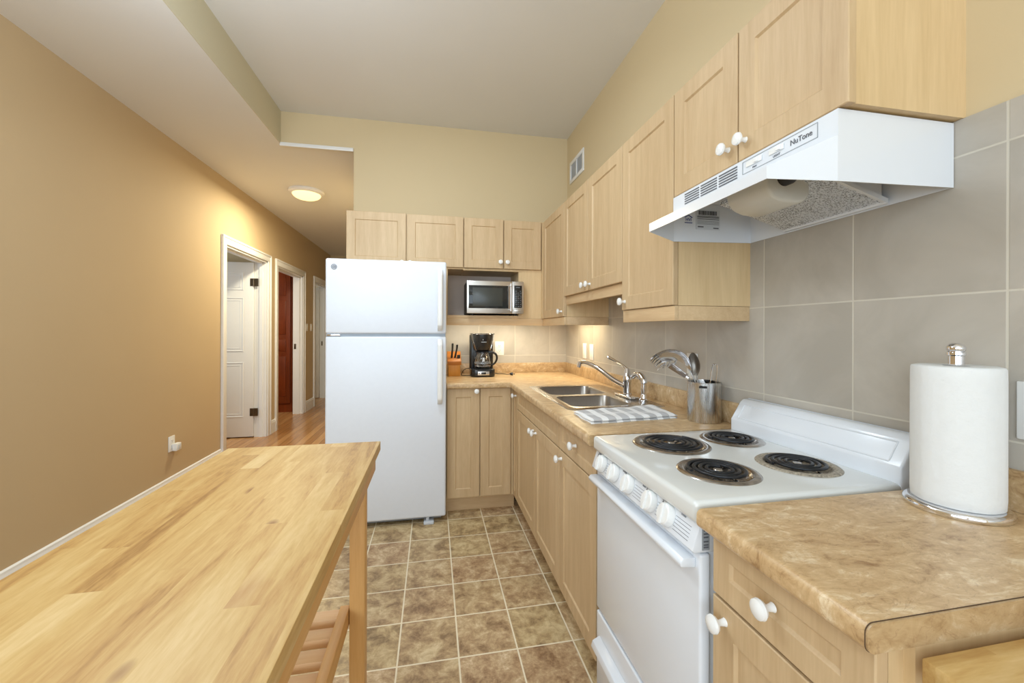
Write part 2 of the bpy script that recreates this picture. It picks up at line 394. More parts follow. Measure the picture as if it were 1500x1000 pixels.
m_brownd = wood('dark_cherry', s2l(92, 36, 12), s2l(136, 60, 22), 'z', 1.0, .35)
m_brass = plain('aged_nickel', s2l(120, 108, 92), .35, metal=1.0)
m_paper = plain('paper_towel', s2l(224, 225, 224), .95, var=.01, sc=60)
def towel_mat():
    m, nt, p = newmat('striped_towel'); v = coords(nt); sx = N(nt, 'ShaderNodeSeparateXYZ', inp={0: v})
    wv = noise(nt, v, 9, 2); c = M_(nt, 'ADD', sx.outputs[0], M_(nt, 'MULTIPLY', wv, .006))
    f = M_(nt, 'FRACT', M_(nt, 'DIVIDE', M_(nt, 'ADD', c, 5.02), .062)); a = M_(nt, 'LESS_THAN', f, .56)
    f2 = M_(nt, 'FRACT', M_(nt, 'DIVIDE', M_(nt, 'ADD', sx.outputs[1], 5.0), .11)); b2 = M_(nt, 'MULTIPLY', M_(nt, 'LESS_THAN', f2, .3), .45)
    k = M_(nt, 'MULTIPLY', a, M_(nt, 'SUBTRACT', 1.0, b2))
    col = mixc(nt, k, s2l(240, 240, 240), s2l(194, 194, 196)); nt.links.new(col, p.inputs['Base Color']); p.inputs['Roughness'].default_value = .95
    n = noise(nt, v, 400, 2); bump(nt, p, n, .5, .002); return m
m_towel = towel_mat()
def mesh_filter_mat():
    m, nt, p = newmat('aluminium_filter'); v = coords(nt, (1, 1, 1))
    vo = N(nt, 'ShaderNodeTexVoronoi', inp={'Scale': 210.0}); nt.links.new(v, vo.inputs['Vector']); n = noise(nt, v, 22, 3)
    f = M_(nt, 'ADD', M_(nt, 'MULTIPLY', vo.outputs['Distance'], .7), M_(nt, 'MULTIPLY', n, .35))
    nt.links.new(ramp(nt, f, [(.18, s2l(70, 72, 76)), (.36, s2l(160, 164, 170)), (.55, s2l(236, 240, 246))]), p.inputs['Base Color'])
    p.inputs['Metallic'].default_value = .7; p.inputs['Roughness'].default_value = .35; bump(nt, p, vo.outputs['Distance'], .8, .003); return m
m_filter = mesh_filter_mat()
# ------------------------------------------------------------------ room shell
XL, XR, YB = -1.945, 1.165, 3.42
ZC, ZL = 2.965, 2.71
YR = -3.5                      # rear wall behind the camera
YH = 8.35                      # end of the hall
XS = -1.165                    # edge of the lowered ceiling
XH = -0.625                    # hall side of the kitchen's rear wall
WT = .12
bm = B(); box(bm, XL, XR, YR, 3.36, -.05, 0); struct('floor', bm, m_floor, smooth=False)
bm = B(); box(bm, XL-2.2, XL, 3.0, YH+.3, -.05, 0); box(bm, XL, XH+.12, 3.36, YH+.3, -.05, 0); struct('floor_hall', bm, m_hwood, smooth=False)
doors = [(4.31, 5.305), (5.625, 6.65), (7.28, 8.12)]
HD = 2.085
bm = B()
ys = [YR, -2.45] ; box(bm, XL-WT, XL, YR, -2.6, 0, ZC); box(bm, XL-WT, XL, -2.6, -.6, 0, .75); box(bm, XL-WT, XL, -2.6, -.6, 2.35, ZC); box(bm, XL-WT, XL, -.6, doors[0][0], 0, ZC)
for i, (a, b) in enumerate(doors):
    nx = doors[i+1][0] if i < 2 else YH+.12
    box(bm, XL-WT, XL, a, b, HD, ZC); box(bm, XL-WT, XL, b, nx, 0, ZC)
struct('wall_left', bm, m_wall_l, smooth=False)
bm = B(); box(bm, XR, XR+WT, YR-.1, YB+WT, 0, ZC+.1); struct('wall_right', bm, m_wall, smooth=False)
bm = B(); box(bm, XH, XR, YB, YB+WT, 0, ZC); box(bm, XS, XH, YB, YB+WT, ZL+.012, ZC); struct('wall_back', bm, m_wall, smooth=False)
bm = B(); box(bm, XH, XH+WT, YB+WT, YH, 0, ZL); struct('wall_hall_side', bm, m_wall, smooth=False)
bm = B(); box(bm, XL, XH+WT, YH, YH+.12, 0, ZL+.1); struct('wall_hall_end', bm, m_wall, smooth=False)
bm = B()                       # rear wall with the big window opening
box(bm, XL-WT, -1.75, YR-.12, YR, 0, ZC); box(bm, 1.0, XR, YR-.12, YR, 0, ZC); box(bm, -1.75, 1.0, YR-.12, YR, 0, .35); box(bm, -1.75, 1.0, YR-.12, YR, 2.55, ZC)
struct('wall_rear', bm, m_wall, smooth=False)
bm = B(); box(bm, XS, XR, YR, YB+WT, ZC, ZC+.06); struct('ceiling', bm, m_ceil, smooth=False)
bm = B(); box(bm, XL-2.2, XS, YR, YB, ZL, ZC+.06); box(bm, XL-2.2, XH-.001, YB, YH+.3, ZL+.0, ZL+.011) ; struct('ceiling_lowered', bm, m_ceil, smooth=False)
bm = B(); box(bm, XS, XH-.002, YB-.014, YB+.001, ZL-.016, ZL+.012, .002); struct('lit_corner_edge', bm, m_trim)  # white strip paints in the light caught by the corner bead
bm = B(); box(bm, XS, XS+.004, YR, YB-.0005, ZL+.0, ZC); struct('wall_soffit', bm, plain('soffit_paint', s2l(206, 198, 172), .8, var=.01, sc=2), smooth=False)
# windows behind the camera
bm = B()
for x0, x1 in ((-1.75, -1.69), (-.4, -.34), (.94, 1.0)): box(bm, x0, x1, YR-.09, YR-.03, .35, 2.55)
box(bm, -1.75, 1.0, YR-.09, YR-.03, .35, .41); box(bm, -1.75, 1.0, YR-.09, YR-.03, 2.49, 2.55); struct('window_1', bm, m_trim, smooth=False)
bm = B()
for a, b in ((-2.6, -2.54), (-1.63, -1.57), (-.66, -.6)): box(bm, XL-.09, XL-.03, a, b, .75, 2.35)
box(bm, XL-.09, XL-.03, -2.6, -.6, .75, .81); box(bm, XL-.09, XL-.03, -2.6, -.6, 2.29, 2.35); struct('window_2', bm, m_trim, smooth=False)
# rooms behind the hall doors
bm = B(); box(bm, XL-2.3, XL-2.2, 2.9, YH+.4, 0, ZL); box(bm, XL-2.2, XL-WT, 2.9, 3.0, 0, ZL); box(bm, XL-2.2, XL-WT, 5.42, 5.5, 0, ZL); box(bm, XL-2.2, XL-WT, 7.1, 7.18, 0, ZL); box(bm, XL-2.2, XL-WT, YH+.3, YH+.4, 0, ZL)
struct('wall_side_rooms', bm, m_wall, smooth=False)
# baseboards
def baseboard(name, ya, yb):
    poly = [(XL, 0), (XL+.016, 0), (XL+.016, .128), (XL+.012, .140), (XL+.011, .152), (XL, .158)]
    bm = B(); prism(bm, [(x, ya, z) for x, z in poly], (0, yb-ya, 0)); struct(name, bm, m_trim, smooth=False)
CW = .082
baseboard('baseboard_left', YR, doors[0][0]-CW); baseboard('baseboard_hall_near', doors[0][1]+CW, doors[1][0]-CW); baseboard('baseboard_hall_far', doors[1][1]+CW, doors[2][0]-CW)
bm = B(); box(bm, XL+.02, XH, YH-.016, YH, 0, .14, .003); struct('baseboard_end', bm, m_trim)
bm = B(); box(bm, XH-.014, XH, YB+.01, YH-.02, 0, .14, .003); struct('baseboard_hall_side', bm, m_trim)
# door frames: casing with a stepped profile, jamb, stop
for i, (a, b) in enumerate(doors):
    r = bpy.data.objects.new('door_%d' % (i+1), None); C.objects.link(r); r.location = (XL, (a+b)/2, 0); r['kind'] = 'structure'
    bm = B()
    for y0, y1, o in ((a-CW, a, -1), (b, b+CW, 1)):
        box(bm, XL, XL+.016, y0, y1, 0, HD-.0005, .003)
        yo = y0 if o < 0 else y1-.022
        box(bm, XL+.012, XL+.024, yo+.001, yo+.021, .0005, HD+CW-.001, .004)
    box(bm, XL, XL+.016, a-CW, b+CW, HD, HD+CW, .003); box(bm, XL+.012, XL+.0235, a-CW+.001, b+CW-.001, HD+CW-.0215, HD+CW-.001, .004)
    obj('casing', bm, m_trim, r)
    bm = B(); box(bm, XL-WT-.01, XL, a-.001, a+.018, 0, HD); box(bm, XL-WT-.01, XL, b-.018, b+.001, 0, HD); box(bm, XL-WT-.01, XL, a, b, HD-.018, HD+.001)
    box(bm, XL-.075, XL-.04, a+.018, a+.03, 0, HD-.018); box(bm, XL-.075, XL-.04, b-.03, b-.018, 0, HD-.018); box(bm, XL-.075, XL-.04, a+.02, b-.02, HD-.03, HD-.018)
    obj('jamb', bm, m_trim, r, smooth=False)
    if i == 1:
        bm = B(); box(bm, XL-.115, XL-.085, b-.021, b-.017, .98, 1.06, .001); obj('strike_plate', bm, m_brass, r)
    if i == 2:
        bm = B(); box(bm, XL-.10, XL-.06, b-.021, b-.017, .98, 1.06, .001); obj('strike_plate', bm, m_brass, r)
    if i == 0:                 # open six panel leaf, seen through the opening
        x1 = XL-WT-.012; x0 = x1-.86; y1 = b-.005; y0 = y1-.036
        bm = B(); box(bm, x0, x1, y0, y1, .012, HD-.022, .002)
        leaf = obj('door_leaf', bm, m_trim, r)
        bm = B()
        for px0, px1 in ((x0+.11, x0+.38), (x1-.38, x1-.11)):
            for z0, z1 in ((.25, .88), (1.02, 1.64), (1.74, 1.94)):
                for q, rr in ((0.0, .012), (.03, .008)):
                    pts = [(px0+q, y0, z0+q), (px1-q, y0, z0+q), (px1-q, y0, z1-q), (px0+q, y0, z1-q)]
                    for s in range(4):
                        p0 = Vector(pts[s]); p1 = Vector(pts[(s+1) % 4]); dd = (p1-p0).normalized()*rr*.5
                        tube(bm, [p0-dd, p1+dd], rr*.5, 6)
        obj('panel_moulding', bm, m_trim, leaf)
        for z in (.30, 1.83):
            bm = B(); cyl(bm, (x1+.004, y0-.006, z-.045), (x1+.004, y0-.006, z+.045), .006); box(bm, x1-.035, x1, y0-.003, y0+.001, z-.045, z+.045); box(bm, x1+.006, x1+.05, y1-.03-.014, y1-.03, z-.045, z+.045)
            obj('hinge', bm, m_brass, leaf)
    if i == 2:
        x1 = XL-WT-.012; bm = B(); box(bm, x1-.74, x1-.005, b-.04, b-.004, .012, HD-.022, .002); obj('door_leaf', bm, m_trim, r)
# dark wardrobe inside the second room
wd = thing('wardrobe', 'dark reddish brown wooden wardrobe with stacked panels seen through the second hall doorway', 'wardrobe', (-2.55, 6.95, 0))
bm = B(); box(bm, -3.0, -2.115, 6.80, 7.09, .0, 2.30); obj('body', bm, m_brownd, wd, smooth=False)
bm = B()
box(bm, -2.98, -2.16, 6.775, 6.80, .14, 2.28, .003)
for z0, z1 in ((.25, .86), (.94, 1.12), (1.2, 1.72), (1.8, 2.2)):
    for xa, xb in ((-2.93, -2.62), (-2.53, -2.22)):
        box(bm, xa, xb, 6.768, 6.78, z0, z1, .006)
obj('door', bm, m_brownd, wd)
# ------------------------------------------------------------------ wall tiles
bm = B(); box(bm, XR-.008, XR, -1.2, YB, .985, 1.745)
struct('wall_tile_right', bm, m_tile_r, smooth=False)
bm = B(); box(bm, .10, XR-.008, YB-.008, YB, .985, 1.36)
struct('wall_tile_back', bm, m_tile_b, smooth=False)
XT = XR-.008; YT = YB-.008     # tile faces
# ------------------------------------------------------------------ cabinet pieces
def panel_door(bm, o, u, v, n, w_, h_, t=.019, rail=.058, dep=.006, chamf=.005):
    """shaker door: o = lower corner of the front face, u right, v up, n outward"""
    o, u, v, n = Vector(o), Vector(u), Vector(v), Vector(n)
    P = lambda a, b, c: o+u*a+v*b+n*c
    tt = bmesh.new(); e = .002
    rings = [(0, 0, -t), (0, 0, -e), (e, e, 0), (rail, rail, 0), (rail+chamf, rail+chamf, -dep), (rail+chamf+.001, rail+chamf+.001, -dep)]
    R = []
    for a, b, c in rings:
        R.append([tt.verts.new(P(*q)) for q in ((a, b, c), (w_-a, b, c), (w_-a, h_-b, c), (a, h_-b, c))])
    for r0, r1 in zip(R[:-1], R[1:]):
        for k in range(4): tt.faces.new((r0[k], r0[(k+1) % 4], r1[(k+1) % 4], r1[k]))
    tt.faces.new(R[-1]); tt.faces.new(R[0][::-1])
    merge(bm, tt)
KNOB = [(.0, 0), (.008, 0), (.0065, .004), (.0055, .012), (.007, .017), (.0145, .021), (.0172, .026), (.016, .031), (.010, .0345), (0, .0355)]
def knob(parent, loc, n):
    bm = B(); lathe(bm, KNOB, loc, n, 20); return obj('knob', bm, m_knob, parent)
G = .0015
def door_x(parent, y0, y1, z0, z1, x, kn=None, name='door', rail=.058, m=None, dep=.006):
    """front facing -x, face at x; y0<y1"""
    bm = B(); panel_door(bm, (x, y1-G, z0+G), (0, -1, 0), (0, 0, 1), (-1, 0, 0), y1-y0-2*G, z1-z0-2*G, rail=rail, dep=dep)
    d = obj(name, bm, m or m_cab, parent, smooth=False)
    if kn: knob(d, (x, kn[0], kn[1]), (-1, 0, 0))
    return d
def door_y(parent, x0, x1, z0, z1, y, kn=None, name='door', rail=.058):
    bm = B(); panel_door(bm, (x0+G, y, z0+G), (1, 0, 0), (0, 0, 1), (0, -1, 0), x1-x0-2*G, z1-z0-2*G, rail=rail)
    d = obj(name, bm, m_cab, parent, smooth=False)
    if kn: knob(d, (kn[0], y, kn[1]), (0, -1, 0))
    return d
# ---- upper cabinets on the rear wall
DY, BY = 3.06, 3.081
c = thing('wall_cabinet', 'pale maple two-door wall cabinet directly above the refrigerator', 'cabinet', (-.19, 3.25, 1.743))
bm = B(); box(bm, -.61, .222, BY, YB, 1.745, 2.123); obj('body', bm, m_cabside, c, smooth=False)
door_y(c, -.61, -.194, 1.743, 2.128, DY, (-.222, 1.764)); door_y(c, -.19, .225, 1.743, 2.126, DY, (-.165, 1.764))
c = thing('microwave_cabinet', 'pale maple wall cabinet with two small doors and an open niche holding the microwave', 'cabinet', (.53, 3.25, 1.36))
bm = B(); box(bm, .226, .834, BY, YB, 1.745, 2.12); box(bm, .092, .226, BY+.001, YB, 1.733, 1.748)
box(bm, .226, .834, BY+.001, YB, 1.727, 1.744)
box(bm, .092, .108, BY, YB, 1.364, 1.733); box(bm, .676, .84, BY, BY+.018, 1.364, 1.743); box(bm, .655, .676, BY+.004, YB, 1.386, 1.727)
obj('body', bm, m_cabside, c, smooth=False)
bm = B(); box(bm, .108, .655, YB-.014, YB-.009, 1.386, 1.727); obj('back_panel', bm, m_niche, c, smooth=False)
bm = B(); box(bm, .108, .676, BY-.004, YB-.01, 1.366, 1.385); obj('shelf', bm, m_cabx, c, smooth=False)
bm = B(); box(bm, .092, .850, 3.072, 3.090, 1.310, 1.363, .001); obj('light_rail', bm, m_cabx, c)
door_y(c, .229, .531, 1.743, 2.124, DY, (.506, 1.792)); door_y(c, .535, .831, 1.743, 2.12, DY, (.56, 1.792))
# ---- upper cabinets on the right wall
DX, BX = .84, .861
c = thing('corner_wall_cabinet', 'tall narrow maple wall cabinet in the corner beside the microwave niche', 'cabinet', (1.0, 2.8, 1.36))
bm = B(); box(bm, BX, XR-.0005, 2.533, YB-.0005, 1.362, 2.112); box(bm, .836, BX, 3.045, 3.079, 1.364, 2.115)
obj('body', bm, m_cabside, c, smooth=False)
bm = B(); box(bm, .848, .864, 2.535, 3.071, 1.308, 1.361, .001); box(bm, .8641, XT, 2.535, 2.551, 1.308, 1.361, .001); obj('light_rail', bm, m_cabh, c)
door_x(c, 2.532, 3.043, 1.362, 2.113, DX, (2.575, 1.398))
c = thing('sink_wall_cabinet', 'shorter maple two-door wall cabinet hung above the sink', 'cabinet', (1.0, 2.11, 1.49))
bm = B(); box(bm, BX, XR, 1.705, 2.5318, 1.492, 2.11); obj('body', bm, m_cabside, c, smooth=False)
bm = B(); box(bm, .858, .874, 1.706, 2.5315, 1.440, 1.491, .001); obj('light_rail', bm, m_cabh, c)
door_x(c, 2.118, 2.531, 1.492, 2.112, DX, (2.150, 1.525)); door_x(c, 1.704, 2.116, 1.492, 2.112, DX, (2.082, 1.525))
c = thing('single_wall_cabinet', 'single-door maple wall cabinet between the sink and the range hood', 'cabinet', (1.0, 1.5, 1.36))
bm = B(); box(bm, BX, XR, 1.304, 1.7038, 1.362, 2.11); obj('body', bm, m_cabside, c, smooth=False)
bm = B(); box(bm, .848, .864, 1.306, 1.7035, 1.308, 1.361, .001); box(bm, .8641, XT, 1.306, 1.322, 1.308, 1.361, .001); obj('light_rail', bm, m_cabh, c)
door_x(c, 1.303, 1.702, 1.362, 2.113, DX, (1.672, 1.400))
c = thing('hood_wall_cabinet', 'maple two-door wall cabinet above the white range hood', 'cabinet', (1.0, 1.0, 1.745))
bm = B(); box(bm, BX, XR, .690, 1.3018, 1.746, 2.113); obj('body', bm, m_cabside, c, smooth=False)
door_x(c, .995, 1.301, 1.743, 2.113, DX, (1.030, 1.795)); door_x(c, .683, .993, 1.743, 2.113, DX, (.965, 1.795))
# ---- base cabinets
FX = .56; TB, DT = .115, .8708
c = thing('rear_base_cabinet', 'maple two-door base cabinet beside the refrigerator under the rear counter', 'cabinet', (.33, 3.1, 0))
bm = B(); box(bm, .094, .5808, 2.811, YB-.005, .11, .8715); obj('body', bm, m_cabside, c, smooth=False)
bm = B(); box(bm, .094, .5808, 2.875, 2.893, 0, .11); obj('toe_kick', bm, m_cabx, c, smooth=False)
door_y(c, .096, .321, .12, .8708, 2.79, (.297, .852)); door_y(c, .324, .540, .12, .8708, 2.79)
c = thing('corner_base_cabinet', 'narrow tall-doored maple base cabinet at the inner corner of the counter', 'cabinet', (.87, 3.0, 0))
bm = B(); box(bm, .582, XR-.001, 2.682, YB-.001, .11, .8715); obj('body', bm, m_cabside, c, smooth=False)
bm = B(); box(bm, .642, .66, 2.682, 2.87, 0, .11); obj('toe_kick', bm, m_cabh, c, smooth=False)
door_x(c, 2.684, 2.808, TB, DT, FX, (2.706, .825), rail=.04)
c = thing('sink_base_cabinet', 'maple base cabinet under the sink with a false drawer front and two doors', 'cabinet', (.87, 2.2, 0))
bm = B()
box(bm, .582, .60, 1.7485, 2.6808, .11, .8715); box(bm, .60, XR-.001, 1.7485, 1.764, .11, .8715); box(bm, .60, XR-.001, 2.665, 2.6808, .11, .8715); box(bm, .60, XR-.001, 1.764, 2.665, .11, .13)
obj('body', bm, m_cabside, c, smooth=False)
bm = B(); box(bm, .642, .66, 1.7485, 2.6808, 0, .11); obj('toe_kick', bm, m_cabh, c, smooth=False)
door_x(c, 1.748, 2.681, .742, DT, FX, None, 'false_drawer_front', rail=.038)
door_x(c, 2.195, 2.681, TB, .739, FX, (2.222, .704)); door_x(c, 1.748, 2.193, TB, .739, FX, (2.160, .704))
c = thing('drawer_base_cabinet', 'maple base cabinet with one drawer over one door, between sink cabinet and stove', 'cabinet', (.87, 1.55, 0))
bm = B(); box(bm, .582, XR, 1.325, 1.7475, .11, .8715); obj('body', bm, m_cabside, c, smooth=False)
bm = B(); box(bm, .642, .66, 1.325, 1.7475, 0, .11); obj('toe_kick', bm, m_cabh, c, smooth=False)
door_x(c, 1.326, 1.746, .742, DT, FX, (1.530, .812), 'drawer', rail=.038)
door_x(c, 1.326, 1.746, TB, .739, FX, (1.712, .704))
c = thing('near_base_cabinet', 'closest maple base cabinet, drawer over door, at the right of the stove', 'cabinet', (.87, .58, 0))
bm = B(); box(bm, .5805, .605, .420, .727, .11, .8715); box(bm, .605, XR-.0005, .4065, .727, .11, .8715); obj('body', bm, m_cabside, c, smooth=False)
bm = B(); box(bm, .642, .66, .436, .727, 0, .11); obj('toe_kick', bm, m_cabh, c, smooth=False)
door_x(c, .418, .729, .742, DT, FX, (.580, .808), 'drawer', rail=.045)
door_x(c, .418, .729, TB, .739, FX, (.693, .703))
# ---- countertops: slab pieces with a bullnose front, backsplash upstand
ZT, TH = .910, .038
def nose(bm, p0, p1, outward, r=.012):
    """front strip of the counter with rounded edges between p0 and p1 (top inner line)"""
    p0, p1, o = Vector(p0), Vector(p1), Vector(outward)
    prof = [(0, 0)]
    for k in range(6): a = math.radians(90-90*k/5); prof.append((.03-r+r*math.cos(a), -r+r*math.sin(a)))
    for k in range(6): a = math.radians(-90*k/5); prof.append((.03-r+r*math.cos(a), -TH+r+r*math.sin(a)))
    prof.append((0, -TH))
    poly = [p0+o*a+Vector((0, 0, b)) for a, b in prof]
    prism(bm, poly, p1-p0)
ct = thing('countertop', 'L-shaped tan marbled laminate countertop around the sink', 'countertop', (.85, 2.4, ZT-TH))
SX0, SX1, SY0, SY1 = .625, 1.075, 1.765, 2.505
bm = B()
box(bm, .094, XR, 2.7865, YB, ZT-TH, ZT); box(bm, .555, XR, SY1, 2.7865, ZT-TH, ZT); box(bm, .555, SX0, SY0, SY1, ZT-TH, ZT); box(bm, SX1, XR, SY0, SY1, ZT-TH, ZT); box(bm, .555, XR, 1.318, SY0, ZT-TH, ZT)
nose(bm, (.094, 2.7865, ZT), (.5252, 2.7865, ZT), (0, -1, 0)); nose(bm, (.555, 1.318, ZT), (.555, 2.7565, ZT), (-1, 0, 0))
box(bm, .5252, .555, 2.7565, 2.7865, ZT-TH, ZT)
obj('slab', bm, m_lam, ct, smooth=True, angle=40)
bm = B()
box(bm, XR-.02, XR, 1.318, YB-.02, ZT, .993, .003); box(bm, .094, XR, YB-.02, YB, ZT, .993, .003)
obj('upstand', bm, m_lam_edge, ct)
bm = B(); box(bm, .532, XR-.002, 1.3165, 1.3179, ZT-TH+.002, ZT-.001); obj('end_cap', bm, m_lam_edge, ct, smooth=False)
cn = thing('countertop', 'tan marbled countertop piece carrying the paper towels', 'countertop', (.85, .57, ZT-TH))
bm = B(); box(bm, .555, XR, .406, .731, ZT-TH, ZT); nose(bm, (.555, .406, ZT), (.555, .731, ZT), (-1, 0, 0)); obj('slab', bm, m_lam, cn, angle=40)
bm = B(); box(bm, XR-.02, XR, .406, .731, ZT, .993, .003); obj('upstand', bm, m_lam_edge, cn)
prof = [(1.164, 0)] ; r = .012
pts = [(XR-.001, ZT-.0008), (.537, ZT-.0008)]
for k in range(7): a = math.radians(90+90*k/6); pts.append((.537+r*math.cos(a), ZT-r-.0008+r*math.sin(a)))
for k in range(7): a = math.radians(180+90*k/6); pts.append((.537+r*math.cos(a), ZT-TH+r+r*math.sin(a)))
pts.append((XR-.001, ZT-TH))
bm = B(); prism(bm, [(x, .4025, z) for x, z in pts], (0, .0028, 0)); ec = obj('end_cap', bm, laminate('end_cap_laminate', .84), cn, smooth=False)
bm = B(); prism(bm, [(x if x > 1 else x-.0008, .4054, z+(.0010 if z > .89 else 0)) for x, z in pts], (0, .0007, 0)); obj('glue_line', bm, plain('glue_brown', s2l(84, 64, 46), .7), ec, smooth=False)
# ------------------------------------------------------------------ sink
sk = thing('sink', 'double-bowl stainless steel sink set into the counter', 'sink', (.85, 2.13, ZT))
bm = B(); zr = .9135
outer = rrect(.607, 1.092, 1.745, 2.525, .03, zr, 4)
bowls = [(.645, .985, 2.150, 2.482), (.645, .950, 1.800, 2.105)]
t = bmesh.new(); edges = []
def loop(t, pts): 
    vs = [t.verts.new(p) for p in pts]; return vs, [t.edges.new((vs[i], vs[(i+1) % len(vs)])) for i in range(len(vs))]
ov, oe = loop(t, outer); edges += oe; bl = []
for b_ in bowls:
    v_, e_ = loop(t, rrect(*b_, .05, zr, 6)); edges += e_; bl.append(v_)
bmesh.ops.triangle_fill(t, edges=edges, use_beauty=True)
sk_lo = [t.verts.new((v.co.x+(.004 if v.co.x > .85 else -.004), v.co.y+(.004 if v.co.y > 2.13 else -.004), ZT)) for v in ov]
for i in range(len(ov)): j = (i+1) % len(ov); t.faces.new((ov[i], ov[j], sk_lo[j], sk_lo[i]))
merge(bm, t); obj('rim', bm, m_sink, sk, angle=60)
for b_ in bowls:
    bm = B(); rings = []
    for ins, z, rr in ((0, zr, .05), (.004, zr-.006, .05), (.008, .78, .05), (.016, .755, .045), (.04, .745, .035)):
        rings.append([bm.verts.new(p) for p in rrect(b_[0]+ins, b_[1]-ins, b_[2]+ins, b_[3]-ins, rr, z, 6)])
    for r0, r1 in zip(rings[:-1], rings[1:]):
        for i in range(len(r0)): j = (i+1) % len(r0); bm.faces.new((r0[i], r0[j], r1[j], r1[i]))
    bm.faces.new(rings[-1]); obj('bowl', bm, m_bowl, sk, angle=60)
    cx, cy = (b_[0]+b_[1])/2, (b_[2]+b_[3])/2
    bm = B(); lathe(bm, [(.045, 0), (.045, .003), (.034, .004), (.030, .001), (0, .001)], (cx, cy, .7455)); obj('drain', bm, m_chrome, sk)
# ------------------------------------------------------------------ faucet and sprayer
fa = thing('faucet', 'chrome kitchen faucet with a long arched spout and lever on top', 'faucet', (1.03, 2.02, zr))
fx, fy = 1.03, 2.02
bm = B(); box(bm, fx-.028, fx+.028, fy-.085, fy+.10, zr+.0005, zr+.012, .005, 3); obj('deck_plate', bm, m_chrome, fa)
bm = B(); lathe(bm, [(.025, 0), (.025, .008), (.021, .012), (.021, .066), (.0235, .07), (.0235, .098), (.021, .104), (.014, .128), (.009, .145), (0, .15)], (fx, fy, zr+.011), seg=28); obj('body', bm, m_chrome, fa)
sp = smoothpts([(fx-.015, fy+.005, .975), (fx-.06, fy+.05, 1.005), (fx-.105, fy+.105, 1.05), (fx-.14, fy+.16, 1.078), (fx-.165, fy+.205, 1.088), (fx-.185, fy+.235, 1.083)], 6)
bm = B(); tube(bm, sp, [.0135-.004*i/(len(sp)-1) for i in range(len(sp))], 14); cyl(bm, sp[-1]+Vector((.004, -.006, .006)), sp[-1]+Vector((-.002, .002, -.026)), .0125, seg=16); obj('spout', bm, m_chrome, fa)
lv = smoothpts([(fx, fy, 1.062), (fx-.022, fy+.02, 1.088), (fx-.05, fy+.05, 1.108), (fx-.08, fy+.08, 1.128)], 5)
bm = B(); tube(bm, lv, [.009, .008, .007, .006, .005, .005, .005, .005, .0055, .006, .0065, .007, .0072, .0075, .008, .006], 10); obj('lever', bm, m_chrome, fa)
sd = thing('side_sprayer', 'chrome hooked side sprayer standing just beside the faucet', 'sprayer', (1.058, 1.945, zr))
sx, sy = 1.06, 1.90
bm = B(); lathe(bm, [(.024, 0), (.024, .006), (.017, .012), (.015, .03), (.013, .034)], (sx, sy, zr+.0005), seg=24); obj('base', bm, m_chrome, sd)
hk = smoothpts([(sx, sy, zr+.03), (sx, sy, zr+.075), (sx, sy+.002, zr+.105), (sx-.008, sy+.025, zr+.127), (sx-.014, sy+.055, zr+.128), (sx-.018, sy+.08, zr+.112)], 6)
bm = B(); tube(bm, hk, [.013+(.004 if 8 < i < 20 else 0) for i in range(len(hk))], 14); obj('nozzle', bm, m_chrome, sd)
# ------------------------------------------------------------------ dish towel
def towel():
    P = [Vector((.600, 1.668)), Vector((.600, 1.466)), Vector((.992, 1.505)), Vector((1.012, 1.728))]
    nx, ny = 40, 16; bm = B()
    layers = []
    for L, (z0, th) in enumerate(((.9135, .009), (.9228, .009))):
        top = {}; bot = {}
        sh = .004*L
        for i in range(nx+1):
            for j in range(ny+1):
                u, v = i/nx, j/ny
                a = P[0].lerp(P[3], u); b = P[1].lerp(P[2], u); q = b.lerp(a, v)
                q += Vector((.003*math.sin(9*v+L), .003*math.sin(14*u+2*L)+sh*(1-v)))
                e = min(1.0, min(u*nx, (1-u)*nx, v*ny, (1-v)*ny)/1.5)
                wv = .0012*math.sin(u*31+v*4)+.0012*math.sin(u*11-v*9)
                top[i, j] = bm.verts.new((q.x, q.y, z0+th*(.35+.65*math.sqrt(e))+wv*L)); bot[i, j] = bm.verts.new((q.x, q.y, z0))
        for i in range(nx):
            for j in range(ny):
                bm.faces.new((top[i, j], top[i+1, j], top[i+1, j+1], top[i, j+1])); bm.faces.new((bot[i, j], bot[i, j+1], bot[i+1, j+1], bot[i+1, j]))
        for i in range(nx):
            for j in (0, ny): bm.faces.new((top[i, j], bot[i, j], bot[i+1, j], top[i+1, j]))
        for j in range(ny):
            for i in (0, nx): bm.faces.new((top[i, j], top[i, j+1], bot[i, j+1], bot[i, j]))
    bmesh.ops.translate(bm, verts=bm.verts[:], vec=(0, 0, -.003))
    o = obj('dish_towel', bm, m_towel, None, origin=(.8, 1.6, ZT), angle=60)
    prop(o, 'folded grey and white striped dish towel lying flat on the counter beside the sink', 'towel')
towel()
# ------------------------------------------------------------------ utensil holder and utensils
ux, uy = 1.072, 1.447
uh = thing('utensil_holder', 'brushed stainless steel cylinder holding cooking utensils', 'utensil holder', (ux, uy, ZT))
bm = B(); lathe(bm, [(0, .006), (.058, .006), (.0615, 0), (.063, .003), (.063, .154), (.0635, .157), (.0615, .158), (.0605, .154), (.0605, .009), (0, .009)][1:-1]+[(0.0, .009)], (ux, uy, ZT+.0005), seg=48)
obj('cup', bm, m_steel, uh)
bm = B()
for k in range(14):
    a0 = math.radians(190+k*1.6); a1 = math.radians(190+(k+1)*1.6)
n_ = Vector((-.46, -.886, 0)); sd_ = Vector((.886, -.46, 0))
c0 = Vector((ux, uy, ZT+.142))+n_*.0632-sd_*.014
tube(bm, [c0-sd_*.014, c0+sd_*.014], .0042, 8); obj('slot', bm, m_dark, uh)
